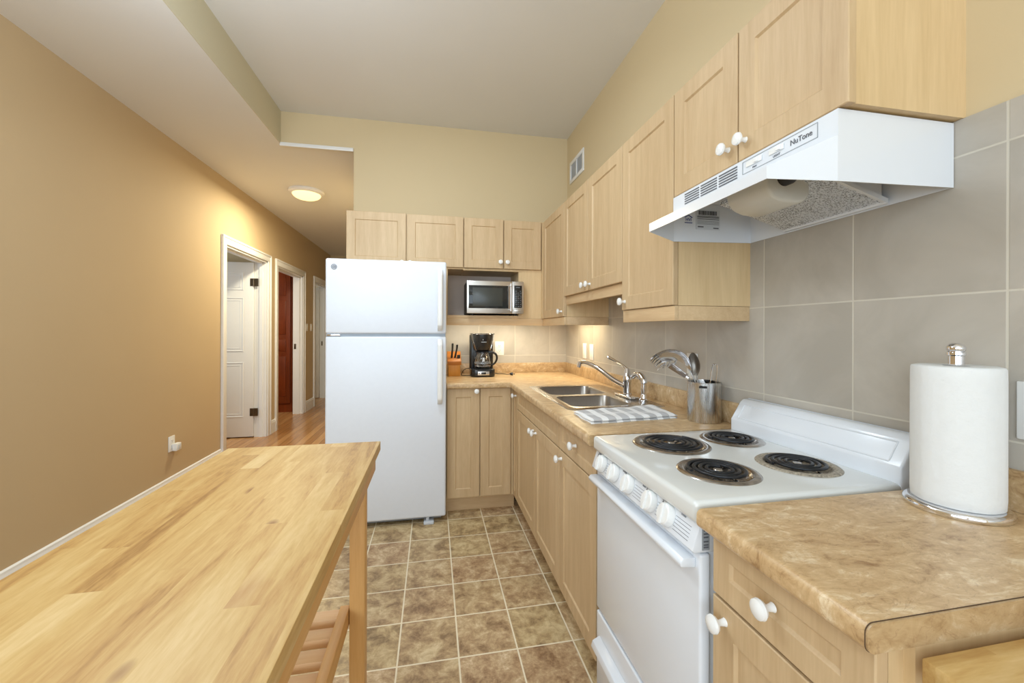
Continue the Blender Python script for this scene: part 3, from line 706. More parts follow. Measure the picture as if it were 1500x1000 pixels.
# pasta server: curved spoon bowl with teeth, tilted to the left
def rotpts(pts, o, ax, ang):
    R = Matrix.Rotation(ang, 3, Vector(ax)); return [Vector(o)+R @ (Vector(p)-Vector(o)) for p in pts]
lx = Vector((.965, -.262, 0)); fwd = Vector((-.59, -.81, 0)); fwd.normalize(); lf = Vector((-.81, .59, 0))
def U(a, b, c):
    """a: to the left as seen, b: toward the viewer, c: height above the counter; from the holder centre"""
    return Vector((ux, uy, ZT))+lf*a+fwd*b+Vector((0, 0, c))
ps = thing('pasta_server', 'steel toothed pasta server arching to the left out of the utensil cylinder', 'utensil', U(.02, 0, .02))
h = smoothpts([U(-.01, .0, .03), U(.012, .005, .10), U(.036, .01, .165), U(.052, .012, .20)], 5)
bm = B(); tube(bm, h, .0055, 8, flat=.6); obj('handle', bm, m_steel, ps)
bm = B()                       # scoop: swept arc widening towards the end
cen = smoothpts([U(.052, .012, .20), U(.062, .014, .232), U(.084, .02, .258), U(.116, .024, .268), U(.150, .024, .262), U(.172, .024, .250)], 5)
n = len(cen); rows = []; ends = []
for i, p in enumerate(cen):
    t_ = i/(n-1); wd_ = .007+.025*math.sin(min(1, t_*1.3)*math.pi/2)
    d = (cen[min(i+1, n-1)]-cen[max(i-1, 0)]).normalized(); out = d.cross(fwd).normalized()
    if out.z < 0: out = -out
    side = (fwd*.62+out*.78).normalized(); nr = d.cross(side).normalized()
    if nr.z < 0: nr = -nr
    row = [p+side*wd_*s_+nr*(-.014*s_*s_*t_) for s_ in (-1, -.6, -.2, .2, .6, 1)]
    rows.append(row); ends.append((row, d))
vs = [[bm.verts.new(q) for q in r] for r in rows]
for i in range(n-1):
    for k in range(5): bm.faces.new((vs[i][k], vs[i][k+1], vs[i+1][k+1], vs[i+1][k]))
bmesh.ops.solidify(bm, geom=bm.faces[:], thickness=.0018)
obj('scoop', bm, m_chrome, ps)
row, d = ends[-1]
for k in range(6):
    b0 = row[k]; bm = B()
    tube(bm, [b0-d*.004, b0+d*.014+Vector((0, 0, -.004)), b0+d*.026+Vector((0, 0, -.012))], [.0045, .0038, .002], 6); obj('tooth', bm, m_chrome, ps)
for i_ in (12, 17, 22):        # row of teeth hanging from the lower edge of the scoop
    row, d = ends[i_]; b0 = row[0]; bm = B(); tube(bm, [b0, b0+lf*.006+Vector((0, 0, -.014)), b0+lf*.014+Vector((0, 0, -.026))], [.0045, .004, .002], 6); obj('tooth', bm, m_steel, ps)
# slotted turner behind, leaning left
tu = thing('slotted_turner', 'steel slotted turner leaning left under the pasta server', 'utensil', U(.0, -.02, .02))
bm = B(); h0 = U(.0, -.015, .03); h1 = U(.058, -.012, .168)
tube(bm, [h0, h1], .004, 8, flat=.5); obj('handle', bm, m_steel, tu)
dd = (h1-h0).normalized(); sdv = (fwd*.55+lf*-.1+Vector((0, 0, .6))).normalized(); sdv = (sdv-dd*sdv.dot(dd)).normalized()
bm = B()
dd2 = (lf*.82+Vector((0, 0, .57))).normalized(); sdv = (sdv-dd2*sdv.dot(dd2)).normalized(); nv = dd2.cross(sdv)
for s_ in (-1.0, -.5, 0, .5, 1.0):
    c1 = h1+dd2*.012+sdv*s_*.020; c2 = h1+dd2*.085+sdv*s_*.030
    tube(bm, [c1, c2], .0042, 6, flat=.3)
tube(bm, [h1+dd2*.012-sdv*.023, h1+dd2*.012+sdv*.023], .007, 6, flat=.3); tube(bm, [h1+dd2*.086-sdv*.031, h1+dd2*.086+sdv*.031], .006, 6, flat=.3); tube(bm, [h1, h1+dd2*.012], .006, 6)
obj('blade', bm, m_chrome, tu)
# serving spoon upright
so = thing('serving_spoon', 'steel serving spoon standing upright in the utensil cylinder', 'utensil', U(-.01, .02, .02))
bm = B(); tube(bm, [U(-.005, .02, .02), U(.010, .012, .10), U(.026, .004, .165), U(.032, .0, .19)], .004, 8, flat=.5); obj('handle', bm, m_steel, so)
bm = B(); rows = []
for i in range(13):
    t_ = i/12; zz = .180+.092*t_; ww = .023*math.sin(math.pi*(t_*.9+.08))**.6
    rows.append([bm.verts.new(U(.034+.008*t_+s_*ww, -.002-.012*math.sin(math.pi*t_)*(1-s_*s_), zz)) for s_ in (-1, -.7, -.35, 0, .35, .7, 1)])
for i in range(12):
    for k in range(6): bm.faces.new((rows[i][k], rows[i][k+1], rows[i+1][k+1], rows[i+1][k]))
bmesh.ops.solidify(bm, geom=bm.faces[:], thickness=.0015); obj('bowl', bm, m_bowl, so)
# wire loop handle
wh = B(); pts = smoothpts([U(-.010, .01, .05), U(-.020, .005, .13), U(-.030, 0, .218), U(-.038, 0, .228), U(-.048, 0, .216), U(-.040, .0, .13), U(-.028, .0, .05)], 5)
tube(wh, pts, .0022, 6); o = obj('wire_whisk', wh, m_chrome, None, origin=tuple(U(-.03, 0, .05))); prop(o, 'thin wire looped utensil handle at the right of the utensil cylinder', 'utensil')
la = thing('ladle', 'rounded steel spoon head resting low inside the utensil cylinder rim', 'utensil', U(-.02, .0, .03))
bm = B(); lathe(bm, [(.0, 0), (.014, .002), (.020, .008), (.022, .015), (.0205, .015), (.018, .009), (.012, .004), (0, .0025)], U(-.018, -.028, .145), (.2, .1, 1), 22); obj('bowl', bm, m_chrome, la)
bm = B(); tube(bm, [U(-.022, -.012, .152), U(-.015, -.02, .10), U(-.005, -.02, .02)], .003, 8); obj('handle', bm, m_steel, la)
# ------------------------------------------------------------------ stove
st = thing('stove', 'white electric coil stove set into the counter', 'stove', (.82, 1.02, 0))
Y0, Y1 = .748, 1.297
bm = B(); box(bm, .575, 1.07, Y0+.012, Y1-.012, .03, .872, .003); obj('body', bm, m_white, st)
bm = B(); box(bm, .66, 1.05, Y0+.02, Y1-.02, .0, .03); obj('base', bm, m_dark, st, smooth=False)
bm = B()                       # cooktop with raised lip
box(bm, .535, 1.078, Y0, Y1, .868, .915, .012, 4); obj('cooktop', bm, m_enamel, st, angle=50)
bm = B()                       # control panel
prism(bm, [(.549, Y0+.004, .868), (.530, Y0+.004, .812), (.536, Y0+.004, .806), (.60, Y0+.004, .806), (.60, Y0+.004, .868)], (0, Y1-Y0-.008, 0), bev=.003)
cp = obj('control_panel', bm, m_white, st)
pn = Vector((-.056, 0, .019)); pn = Vector((-.947, 0, .321)); pu = Vector((.321, 0, .947))
def PP(y, s_, off=0.0): return Vector((.5395, y, .840))+pu*s_+pn*off
for k, y in enumerate((1.222, 1.135, 1.045, .930, .855)):
    bm = B(); lathe(bm, [(.0, 0), (.0270, 0), (.0270, .004), (.0255, .008), (.0240, .014), (.021, .0165), (0, .0165)], PP(y, .002, .0006), pn, 28)
    ax = PP(y, .002, .0163); prism(bm, [ax+Vector((0, -.005, 0))-pu*.023, ax+Vector((0, .005, 0))-pu*.023, ax+Vector((0, .004, 0))+pu*.023, ax+Vector((0, -.004, 0))+pu*.023], pn*.006, bev=.0012)
    obj('knob', bm, m_plastic, st)
bm = B()                       # printed rules and legends of the panel
def strip(bm, ya, yb, s0, s1): 
    quad(bm, PP(ya, s0, .0006), PP(yb, s0, .0006), PP(yb, s1, .0006), PP(ya, s1, .0006))
for ya, yb in ((.772, .828), (.882, .902), (.956, 1.015), (1.162, 1.195)):
    for s0 in (-.018, -.0105, -.003, .0045, .012): strip(bm, ya, yb, s0, s0+.0009)
for y in (1.222, 1.135, 1.045, .930, .855):
    strip(bm, y-.012, y-.007, .0245, .0265); strip(bm, y+.028, y+.032, .019, .0225); strip(bm, y+.027, y+.034, .0235, .0248)
strip(bm, .772, 1.283, .0278, .0284)
strip(bm, 1.258, 1.272, .010, .020)
pr_ = obj('panel_print', bm, m_print, cp, smooth=False, recalc=False)
for y, s in ((1.262, 'OVEN'), (1.085, 'FRONT'), (.975, 'REAR'), (.805, 'OVEN')):
    text_mesh('lettering', s, .0065, PP(y, .023, .0004), (0, -1, 0), pu, m_print, cp, .0002)
bm = B(); box(bm, .553, .57, Y0+.0025, Y0+.004, .812, .866); obj('rating_label', bm, m_grey, cp, smooth=False)
bm = B()
for z in (.817, .822, .829, .838, .845, .852, .859): box(bm, .556, .567, Y0+.0018, Y0+.0025, z, z+.003)
obj('rating_print', bm, m_print, cp, smooth=False)
bm = B(); box(bm, .549, .575, Y0+.004, Y1-.004, .337, .802, .006, 3); od = obj('oven_door', bm, m_white, st)
bm = B(); prism(bm, [(.549, Y0+.018, .790), (.520, Y0+.018, .790), (.512, Y0+.018, .782), (.514, Y0+.018, .772), (.549, Y0+.018, .768)], (0, Y1-Y0-.036, 0), bev=.003); obj('handle', bm, m_white, od)
bm = B(); box(bm, .549, .575, Y0+.004, Y1-.004, .06, .326, .006, 3); dr = obj('drawer', bm, m_white, st)
bm = B(); prism(bm, [(.549, Y0+.03, .255), (.524, Y0+.03, .243), (.518, Y0+.03, .225), (.524, Y0+.03, .222), (.549, Y0+.03, .235)], (0, Y1-Y0-.06, 0), bev=.002); obj('handle', bm, m_white, dr)
bm = B()                       # back guard
prism(bm, [(1.070, Y0, .905), (1.070, Y0, .952), (1.108, Y0, 1.012), (1.120, Y0, 1.022), (1.142, Y0, 1.024), (1.144, Y0, 1.02), (1.144, Y0, .86), (1.078, Y0, .86)], (0, Y1-Y0, 0), bev=.005)
bgd = obj('back_guard', bm, m_white, st, angle=50)
bm = B(); nn = Vector((-.845, 0, .535)); uu = Vector((.535, 0, .845))
q0 = Vector((1.0755, 0, .960)); 
pp_ = [q0+Vector((0, Y0+.03, 0)), q0+Vector((0, Y1-.03, 0)), q0+uu*.052+Vector((0, Y1-.03, 0)), q0+uu*.052+Vector((0, Y0+.03, 0))]
for s in range(4): tube(bm, [pp_[s], pp_[(s+1) % 4]], .0022, 8)
obj('pressed_border', bm, m_white, bgd)
for bx, by, r in ((.735, 1.150, .116), (.710, .905, .098), (.965, 1.165, .096), (.955, .912, .098)):
    bu = B(); lathe(bu, [(r-.022, .0005), (r-.020, .0035), (r-.012, .005), (r-.004, .0042), (r, .0008)], (bx, by, .9145), seg=48)
    bu.faces.ensure_lookup_table()
    # remove the end caps so the dish is open
    for f in [f for f in bu.faces if len(f.verts) > 8]: bu.faces.remove(f)
    lathe_open(bu, [(r-.022, .0005), (r-.030, -.010), (r-.055, -.018), (.018, -.020), (.016, -.016)], (bx, by, .9150), seg=48)
    t = bmesh.new(); bmesh.ops.create_circle(t, cap_ends=True, radius=.018, segments=24); merge(bu, t, Matrix.Translation((bx, by, .898)))
    bo = obj('drip_pan', bu, m_panw if by < 1 and bx > .9 else m_panr, st, angle=50, recalc=False)
    bu = B(); turns = 4.0 if r > .11 else 3.4; ro = r-.026; ri = .022; n = int(turns*40); pts = []
    for i in range(n+1):
        t_ = i/n; a = 2*math.pi*turns*t_+.6; rad = ri+(ro-ri)*t_; pts.append((bx+rad*math.cos(a), by+rad*math.sin(a), .9215))
    tube(bu, pts, .0047, 8, flat=.8, up=(0, 0, 1)); obj('coil_element', bu, m_coil, bo, angle=60)
    bu = B()
    for k in range(3):
        a = math.radians(30+120*k); tube(bu, [(bx, by, .914), (bx+(ro+.002)*math.cos(a), by+(ro+.002)*math.sin(a), .914)], .0032, 6, flat=1.0)
    lathe(bu, [(.012, 0), (.014, .004), (.010, .010), (0, .011)], (bx, by, .911), seg=20); obj('coil_support', bu, m_panr, bo)
# the cooktop needs wells under the pans
ck = [o for o in st.children if o.name.startswith('cooktop')][0]
def cut_wells(o):
    me = o.data; bm = bmesh.new(); bm.from_mesh(me); off = wloc(o)
    tops = [f for f in bm.faces if f.normal.z > .99 and f.calc_area() > .1]
    zt = tops[0].verts[0].co.z; outer = [v for v in tops[0].verts]; bmesh.ops.delete(bm, geom=tops, context='FACES_ONLY')
    edges = [e for e in bm.edges if e.is_boundary]
    wells = []
    for bx, by, r in ((.735, 1.150, .116), (.710, .905, .098), (.965, 1.165, .096), (.955, .912, .098)):
        vs = [bm.verts.new((bx-off.x+(r-.008)*math.cos(2*math.pi*k/48), by-off.y+(r-.008)*math.sin(2*math.pi*k/48), zt)) for k in range(48)]
        edges += [bm.edges.new((vs[k], vs[(k+1) % 48])) for k in range(48)]; wells.append(vs)
    bmesh.ops.triangle_fill(bm, edges=edges, use_beauty=True)
    for vs in wells:
        lo = [bm.verts.new(v.co-Vector((0, 0, .028))) for v in vs]
        for k in range(48): bm.faces.new((vs[k], vs[(k+1) % 48], lo[(k+1) % 48], lo[k]))
        bm.faces.new(lo)
    bmesh.ops.recalc_face_normals(bm, faces=bm.faces[:])
    for f in bm.faces: f.smooth = True
    bm.to_mesh(me); bm.free(); me.set_sharp_from_angle(angle=math.radians(50))
cut_wells(ck)
# ------------------------------------------------------------------ range hood
hd = thing('range_hood', 'white range hood under the wall cabinet above the stove', 'range hood', (1.0, 1.0, 1.59))
HX = .838; hz0, hz1 = 1.588, 1.7415; ha, hb = .705, 1.300; LX = .713; la_, lb_ = .758, 1.245
def sheet(bm, quads, th=.0022):
    t = bmesh.new(); cache = {}
    for q in quads:
        vs = []
        for p in q:
            k = tuple(round(c, 5) for c in p)
            if k not in cache: cache[k] = t.verts.new(p)
            vs.append(cache[k])
        t.faces.new(vs)
    bmesh.ops.recalc_face_normals(t, faces=t.faces[:])
    bmesh.ops.solidify(t, geom=t.faces[:], thickness=th); merge(bm, t)
bm = B(); zs = 1.686; xb = XT-.002
A = lambda y: (HX, y, hz1); 
sheet(bm, [
 [(HX, ha, hz1), (HX, hb, hz1), (HX, hb, zs), (HX, ha, zs)],                       # vertical face
 [(HX, ha, zs), (HX, hb, zs), (LX, lb_, 1.630), (LX, la_, 1.630)],                 # slope
 [(LX, la_, 1.630), (LX, lb_, 1.630), (LX, lb_, 1.603), (LX, la_, 1.603)],         # lip
 [(HX, ha, zs), (LX, la_, 1.630), (LX, la_, 1.603), (HX, ha, hz0)],                # near chamfer
 [(HX, hb, zs), (LX, lb_, 1.630), (LX, lb_, 1.603), (HX, hb, hz0)],                # far chamfer
 [(HX, ha, hz1), (xb, ha, hz1), (xb, ha, 1.596), (HX, ha, hz0), (HX, ha, zs)],     # near side
 [(HX, hb, hz1), (xb, hb, hz1), (xb, hb, 1.596), (HX, hb, hz0), (HX, hb, zs)],     # far side
 [(HX, ha, hz1), (HX, hb, hz1), (xb, hb, hz1), (xb, ha, hz1)],                     # top
 [(xb, ha, hz1), (xb, hb, hz1), (xb, hb, 1.596), (xb, ha, 1.596)],                 # back
])
obj('shell', bm, m_white, hd, smooth=False)
bm = B()                       # grille slots: three groups of five
for g_ in range(3):
    y1 = 1.232-g_*.083; 
    for k in range(5): box(bm, HX-.0018, HX-.0004, y1-.074, y1, 1.699+k*.0078, 1.7020+k*.0078)
obj('vent_slots', bm, m_print, hd, smooth=False)
bm = B(); y0_, y1_ = .750, .972; z0_, z1_ = 1.701, 1.734
for a_, b_, c_, d_ in ((y0_, y1_, z0_, z0_+.0008), (y0_, y1_, z1_, z1_+.0008), (y0_, y0_+.001, z0_, z1_), (y1_-.001, y1_, z0_, z1_)): box(bm, HX-.0014, HX-.0004, a_, b_, c_, d_)
cpn = obj('control_outline', bm, m_grey, hd, smooth=False)
for ya, yb, kn in ((.905, .958, .915), (.838, .882, .845)):
    bm = B(); box(bm, HX-.0032, HX-.0004, ya, yb, 1.715, 1.729, .001); box(bm, HX-.008, HX-.003, kn, kn+.012, 1.7165, 1.7275, .001); obj('slide_switch', bm, m_plastic, hd)
text_mesh('lettering', 'NuTone', .0185, (HX-.0008, .792, 1.7185), (0, -1, 0), (0, 0, 1), m_print, hd, .0004, sx=.92)
text_mesh('lettering', 'FAN', .0075, (HX-.0008, .93, 1.7078), (0, -1, 0), (0, 0, 1), m_print, hd, .0003)
text_mesh('lettering', 'LIGHT', .0075, (HX-.0008, .86, 1.7078), (0, -1, 0), (0, 0, 1), m_print, hd, .0003)
# inner duct housing, lamp cover, grease filter
bm = B(); box(bm, .845, 1.150, ha+.006, hb-.006, 1.728, 1.736); obj('inner_pan', bm, m_white, hd, smooth=False)
bm = B(); prism(bm, [(.90, .842, 1.682), (1.138, .842, 1.614), (1.138, .842, 1.727), (.90, .842, 1.727)], (0, .296, 0)); obj('duct_box', bm, m_white, hd, smooth=False)
bm = B(); prism(bm, [(.90, .84, 1.672), (1.140, .84, 1.604), (1.140, .84, 1.612), (.90, .84, 1.680)], (0, .30, 0)); obj('grease_filter', bm, m_filter, hd, smooth=False)
bm = B(); prism(bm, [(.895, .832, 1.674), (.895, .832, 1.683), (1.146, .832, 1.612), (1.146, .832, 1.600)], (0, .008, 0)); box(bm, 1.138, 1.150, .835, 1.145, 1.599, 1.609, .002); obj('filter_frame', bm, m_white, hd)
bm = B()                       # curved translucent lamp cover
prof_ = [(.825, 1.665), (.832, 1.634), (.850, 1.614), (.88, 1.604), (.925, 1.602), (.95, 1.608), (.965, 1.625), (.965, 1.672)]
prism(bm, [(x, .885, z) for x, z in prof_], (0, .140, 0), bev=.008); obj('lamp_cover', bm, plain('milky_plastic', s2l(214, 212, 204), .35), hd, angle=50)
bm = B(); lathe(bm, [(.0, 0), (.014, 0), (.022, .02), (.022, .04), (0, .04)], (.885, .848, 1.665), (0, 1, 0), 20); obj('lamp_socket', bm, m_blackm, hd)
bm = B(); box(bm, .926, 1.022, 1.2955, 1.2975, 1.636, 1.708); rl = obj('rating_label', bm, m_label, hd, smooth=False)
bm = B()
random.seed(3); x = .934
while x < 1.010:
    wd_ = random.choice((.001, .002, .003)); box(bm, x, x+wd_, 1.2945, 1.2954, 1.688, 1.703); x += wd_+random.choice((.001, .0015, .002))
for z in (1.682, 1.678, 1.672): box(bm, .930, 1.018, 1.2945, 1.2954, z, z+.0022)
for z in (1.665, 1.660, 1.655): box(bm, .930, 1.018, 1.2945, 1.2954, z, z+.0009)
box(bm, .932, .955, 1.2945, 1.2954, 1.643, 1.647); box(bm, .995, 1.016, 1.2945, 1.2954, 1.640, 1.644)
obj('label_print', bm, m_print, rl, smooth=False)
text_mesh('lettering', 'HVI', .015, (.896, 1.2965, 1.668), (1, 0, 0), (0, 0, 1), m_blue, hd, .0004)
bm = B(); prism(bm, [(.880, 1.2972, 1.677), (.896, 1.2972, 1.686), (.912, 1.2972, 1.677), (.910, 1.2972, 1.675), (.896, 1.2972, 1.683), (.882, 1.2972, 1.675)], (0, -.001, 0)); box(bm, .881, .911, 1.2962, 1.2972, 1.656, 1.6585); obj('house_mark', bm, m_blue, hd, smooth=False)
# ------------------------------------------------------------------ refrigerator
fr = thing('refrigerator', 'tall white top-freezer refrigerator with white vertical handles', 'refrigerator', (-.287, 3.05, 0))
fx0, fx1, fy0 = -.662, .088, 2.706
bm = B(); box(bm, fx0+.004, fx1-.004, fy0+.065, 3.38, .035, 1.705, .008); obj('body', bm, m_fridge, fr)
bm = B(); box(bm, fx0, fx1, fy0, fy0+.060, 1.247, 1.722, .013, 4); obj('freezer_door', bm, m_fridge, fr, angle=50)
bm = B(); box(bm, fx0, fx1, fy0, fy0+.060, .042, 1.230, .013, 4); obj('fridge_door', bm, m_fridge, fr, angle=50)
bm = B(); box(bm, fx0+.006, fx1-.006, fy0+.008, fy0+.062, 1.2285, 1.2485); obj('seam_trim', bm, plain('seam_gasket', s2l(150, 162, 176), .5), fr, smooth=False)
bm = B(); box(bm, fx0+.01, fx0+.09, fy0+.001, fy0+.02, 1.2325, 1.244, .002); obj('hinge', bm, m_chrome, fr)
bm = B(); box(bm, fx0+.03, fx1-.03, fy0+.06, fy0+.09, .012, .05); obj('base_grille', bm, m_grey, fr, smooth=False)
for xx in (-.60, -.03):
    bm = B(); box(bm, xx-.025, xx+.04, fy0-.012, fy0+.06, 0.0005, .016, .003); lathe(bm, [(.012, 0), (.012, .03)], (xx, fy0+.03, .012), seg=12); obj('levelling_foot', bm, m_label, fr)
for z0, z1 in ((1.262, 1.675), (.78, 1.215)):
    bm = B(); pts = smoothpts([(.046, fy0+.004, z0+.004), (.046, fy0-.026, z0+.03), (.046, fy0-.034, z0+.08), (.046, fy0-.034, z1-.08), (.046, fy0-.026, z1-.03), (.046, fy0+.004, z1-.004)], 6)
    t = bmesh.new(); rings = []
    for i, p in enumerate(pts):
        rings.append([t.verts.new(p+Vector((a, b, 0))) for a, b in ((-.016, .004), (-.014, -.008), (-.006, -.012), (.006, -.012), (.014, -.008), (.016, .004), (.010, .010), (-.010, .010))])
    for r0, r1 in zip(rings[:-1], rings[1:]):
        for i in range(8): t.faces.new((r0[i], r0[(i+1) % 8], r1[(i+1) % 8], r1[i]))
    t.faces.new(rings[0]); t.faces.new(rings[-1]); merge(bm, t); obj('handle', bm, m_plastic, fr, angle=50)
bm = B(); lathe(bm, [(.0, 0), (.018, 0), (.018, .002), (.0155, .003), (.015, .0015), (0, .0015)], (fx0+.052, fy0+.0004, 1.668), (0, -1, 0), 32); bd = obj('badge', bm, plain('badge_silver', s2l(150, 152, 158), .35, metal=.3), fr)
text_mesh('lettering', 'GE', .019, (fx0+.052, fy0-.0016, 1.668), (1, 0, 0), (0, 0, 1), m_print, bd, .0004, italic=.3)
# ------------------------------------------------------------------ microwave
mw = thing('microwave', 'stainless steel microwave with dark window sitting in the cabinet niche', 'microwave', (.46, 3.2, 1.386))
mx0, mx1, my, mz0, mz1 = .247, .680, 3.01, 1.398, 1.642
bm = B(); box(bm, mx0+.004, mx1-.004, my+.02, my+.33, mz0, mz1, .003); obj('body', bm, m_blackm, mw)
for a_ in (mx0+.05, mx1-.05):
    for b_ in (my+.05+.04, my+.28):
        bm = B(); cyl(bm, (a_, b_, 1.3855), (a_, b_, mz0+.001), .012); obj('foot', bm, m_blackm, mw)
bm = B(); box(bm, mx0, mx1-.090, my, my+.022, mz0, mz1, .003); dm = obj('door', bm, m_steelx, mw)
bm = B(); box(bm, mx0+.014, mx1-.120, my-.002, my+.001, mz0+.038, mz1-.034, .002); obj('window', bm, m_mwwin, dm)
bm = B(); box(bm, mx0+.044, mx0+.050+.22, my-.0028, my-.0018, mz0+.055, mz1-.052, .0004); obj('window_screen', bm, plain('dark_screen', (.045, .05, .045), .25), dm)
bm = B(); hxx = mx1-.104; tube(bm, [(hxx, my-.026, mz0+.018), (hxx, my-.028, mz0+.12), (hxx, my-.026, mz1-.018)], .0065, 12)
for z in (mz0+.028, mz1-.028): cyl(bm, (hxx, my-.026, z), (hxx, my, z), .005, seg=10)
obj('handle', bm, m_chrome, dm)
bm = B(); box(bm, mx1-.089, mx1, my, my+.022, mz0, mz1, .003); cpn = obj('control_panel', bm, m_steelx, mw)
bm = B(); box(bm, mx1-.074, mx1-.014, my-.002, my+.001, mz0+.044, mz1-.030, .001); kp = obj('keypad', bm, m_blackp, cpn)
bm = B()
for r_ in range(9):
    for k in range(3):
        if r_ == 8 and k == 1: continue
        xx = mx1-.064+k*.017; zz = mz0+.054+r_*.0145; box(bm, xx, xx+.007+.003*((r_+k) % 2), my-.0028, my-.0019, zz, zz+.0028)
obj('key_print', bm, m_grey, kp, smooth=False)
bm = B(); box(bm, mx1-.062, mx1-.03, my-.0028, my-.0019, mz1-.046, mz1-.043); obj('brand_mark', bm, m_grey, kp, smooth=False)
bm = B(); box(bm, mx1-.074, mx1-.016, my-.004, my+.001, mz0+.014, mz0+.034, .002); obj('open_button', bm, m_steelx, cpn)
bm = B()
for k in range(8): box(bm, mx0+.002, mx0+.005, my+.05, my+.09, mz0+.03+k*.008, mz0+.033+k*.008)
obj('side_vents', bm, m_dark, mw, smooth=False)
# ------------------------------------------------------------------ coffee maker
cmx, cmy = .385, 3.20
cf = thing('coffee_maker', 'black drip coffee maker with empty glass carafe on the rear counter', 'coffee maker', (cmx, cmy, ZT))
bm = B(); prism(bm, rrect(cmx-.095, cmx+.095, cmy-.10, cmy+.10, .045, ZT+.004), (0, 0, .055), bev=.004); obj('base', bm, m_blackp, cf, angle=50)
bm = B(); prism(bm, rrect(cmx-.095, cmx+.095, cmy+.025, cmy+.10, .02, ZT+.055), (0, 0, .27), bev=.004); obj('column', bm, m_blackp, cf, angle=50)
bm = B(); lathe(bm, [(.0, .20), (.052, .20), (.060, .203), (.066, .212), (.074, .235), (.084, .285), (.088, .322), (.088, .327), (0, .327)], (cmx, cmy-.012, ZT), seg=40); obj('filter_basket', bm, m_blackp, cf, angle=50)
bm = B(); prism(bm, rrect(cmx-.094, cmx+.094, cmy-.10, cmy+.10, .06, ZT+.3275), (0, 0, .010), bev=.004); obj('lid', bm, m_blackp, cf, angle=50)
bm = B()
for s in (-1, 1): tube(bm, smoothpts([(cmx+s*.055, cmy-.075, ZT+.205), (cmx+s*.064, cmy-.078, ZT+.235), (cmx+s*.078, cmy-.075, ZT+.285), (cmx+s*.084, cmy-.068, ZT+.326)], 4), .0016, 6)
tube(bm, smoothpts([(cmx-.086, cmy-.066, ZT+.329), (cmx-.05, cmy-.098, ZT+.330), (cmx, cmy-.105, ZT+.330), (cmx+.05, cmy-.098, ZT+.330), (cmx+.086, cmy-.066, ZT+.329)], 4), .0018, 6)
obj('chrome_trim', bm, m_chrome, cf)
bm = B(); random.seed(5)
for k in range(9): box(bm, cmx-.018+k*.0046, cmx-.0148+k*.0046, cmy-.0965, cmy-.0945, ZT+.268, ZT+.268+.004+.001*(k % 2))
box(bm, cmx-.006, cmx-.002, cmy-.098, cmy-.096, ZT+.285, ZT+.291)
obj('brand_mark', bm, m_label, cf, smooth=False)
bm = B(); box(bm, cmx-.045, cmx+.045, cmy-.104, cmy-.098, ZT+.014, ZT+.045, .003); pnl = obj('control_panel', bm, m_steelx, cf)
bm = B(); box(bm, cmx-.018, cmx+.018, cmy-.106, cmy-.103, ZT+.022, ZT+.038, .001); obj('clock_display', bm, m_blackp, pnl)
for s in (-.033, .033):
    bm = B(); lathe(bm, [(.006, 0), (.006, .003), (0, .0035)], (cmx+s, cmy-.104, ZT+.030), (0, -1, 0), 12); obj('button', bm, m_grey, pnl)
bm = B(); lathe(bm, [(.058, 0), (.062, .003), (.062, .005), (0, .005)], (cmx, cmy-.035, ZT+.059), seg=32); obj('hot_plate', bm, m_blackm, cf)
ca = thing('glass_carafe', 'clear glass carafe with black handle on the coffee maker hot plate', 'carafe', (cmx, cmy-.035, ZT+.065))
bm = B(); ZG = ZT+.0650
outp = [(.0, 0), (.052, 0), (.060, .006), (.0635, .022), (.062, .05), (.056, .078), (.047, .102), (.044, .112), (.047, .120)]
inp_ = [(.0455, .120), (.0425, .112), (.0455, .101), (.0545, .077), (.0603, .05), (.0617, .022), (.0585, .007), (.052, .0018), (0, .0018)]
lathe(bm, outp+inp_, (cmx, cmy-.035, ZG), seg=40); obj('glass_bowl', bm, m_glass, ca, angle=60)
bm = B(); lathe_open(bm, [(.0475, .118), (.049, .118), (.049, .127), (.044, .131), (.02, .133), (.001, .133)], (cmx, cmy-.035, ZG), seg=32); obj('lid', bm, m_blackp, ca)
bm = B(); hn = smoothpts([(cmx+.044, cmy-.05, ZG+.124), (cmx+.070, cmy-.055, ZG+.127), (cmx+.102, cmy-.06, ZG+.108), (cmx+.110, cmy-.06, ZG+.075), (cmx+.095, cmy-.057, ZG+.04), (cmx+.066, cmy-.05, ZG+.022)], 6)
tube(bm, hn, .0095, 12, flat=.75); obj('handle', bm, m_blackp, ca)
bm = B()
for z in (.018, .038, .046): lathe_open(bm, [(.0638, z), (.0638, z+.0015)], (cmx, cmy-.035, ZG), seg=40)
box(bm, cmx-.008, cmx+.008, cmy-.0995, cmy-.0985, ZG+.055, ZG+.085)
obj('markings', bm, m_label, ca, recalc=False)
cb = B()
tube(cb, smoothpts([(cmx+.09, cmy+.07, ZT+.02), (cmx+.13, cmy+.07, ZT+.008), (cmx+.17, cmy+.03, ZT+.010), (cmx+.20, cmy-.0, ZT+.008), (cmx+.225, cmy-.01, ZT+.010)], 5), .003, 8)
cdw = obj('power_cord', cb, m_blackp, cf)
bm = B(); lathe(bm, [(.004, 0), (.010, .008), (.012, .02), (.012, .026), (0, .026)], (cmx+.222, cmy-.01, ZT+.012), (1, -.2, 0), 12); box(bm, cmx+.248, cmx+.262, cmy-.022, cmy-.020, ZT+.008, ZT+.014); obj('plug', bm, m_blackp, cdw)
bm = B(); tube(bm, smoothpts([(cmx-.09, cmy+.05, ZT+.05), (cmx-.11, cmy+.06, ZT+.055), (cmx-.14, cmy+.07, ZT+.04), (cmx-.16, cmy+.05, ZT+.004), (cmx-.13, cmy+.0, ZT+.004), (cmx-.09, cmy-.01, ZT+.006)], 5), .0028, 8); obj('power_cord', bm, m_blackp, cf)
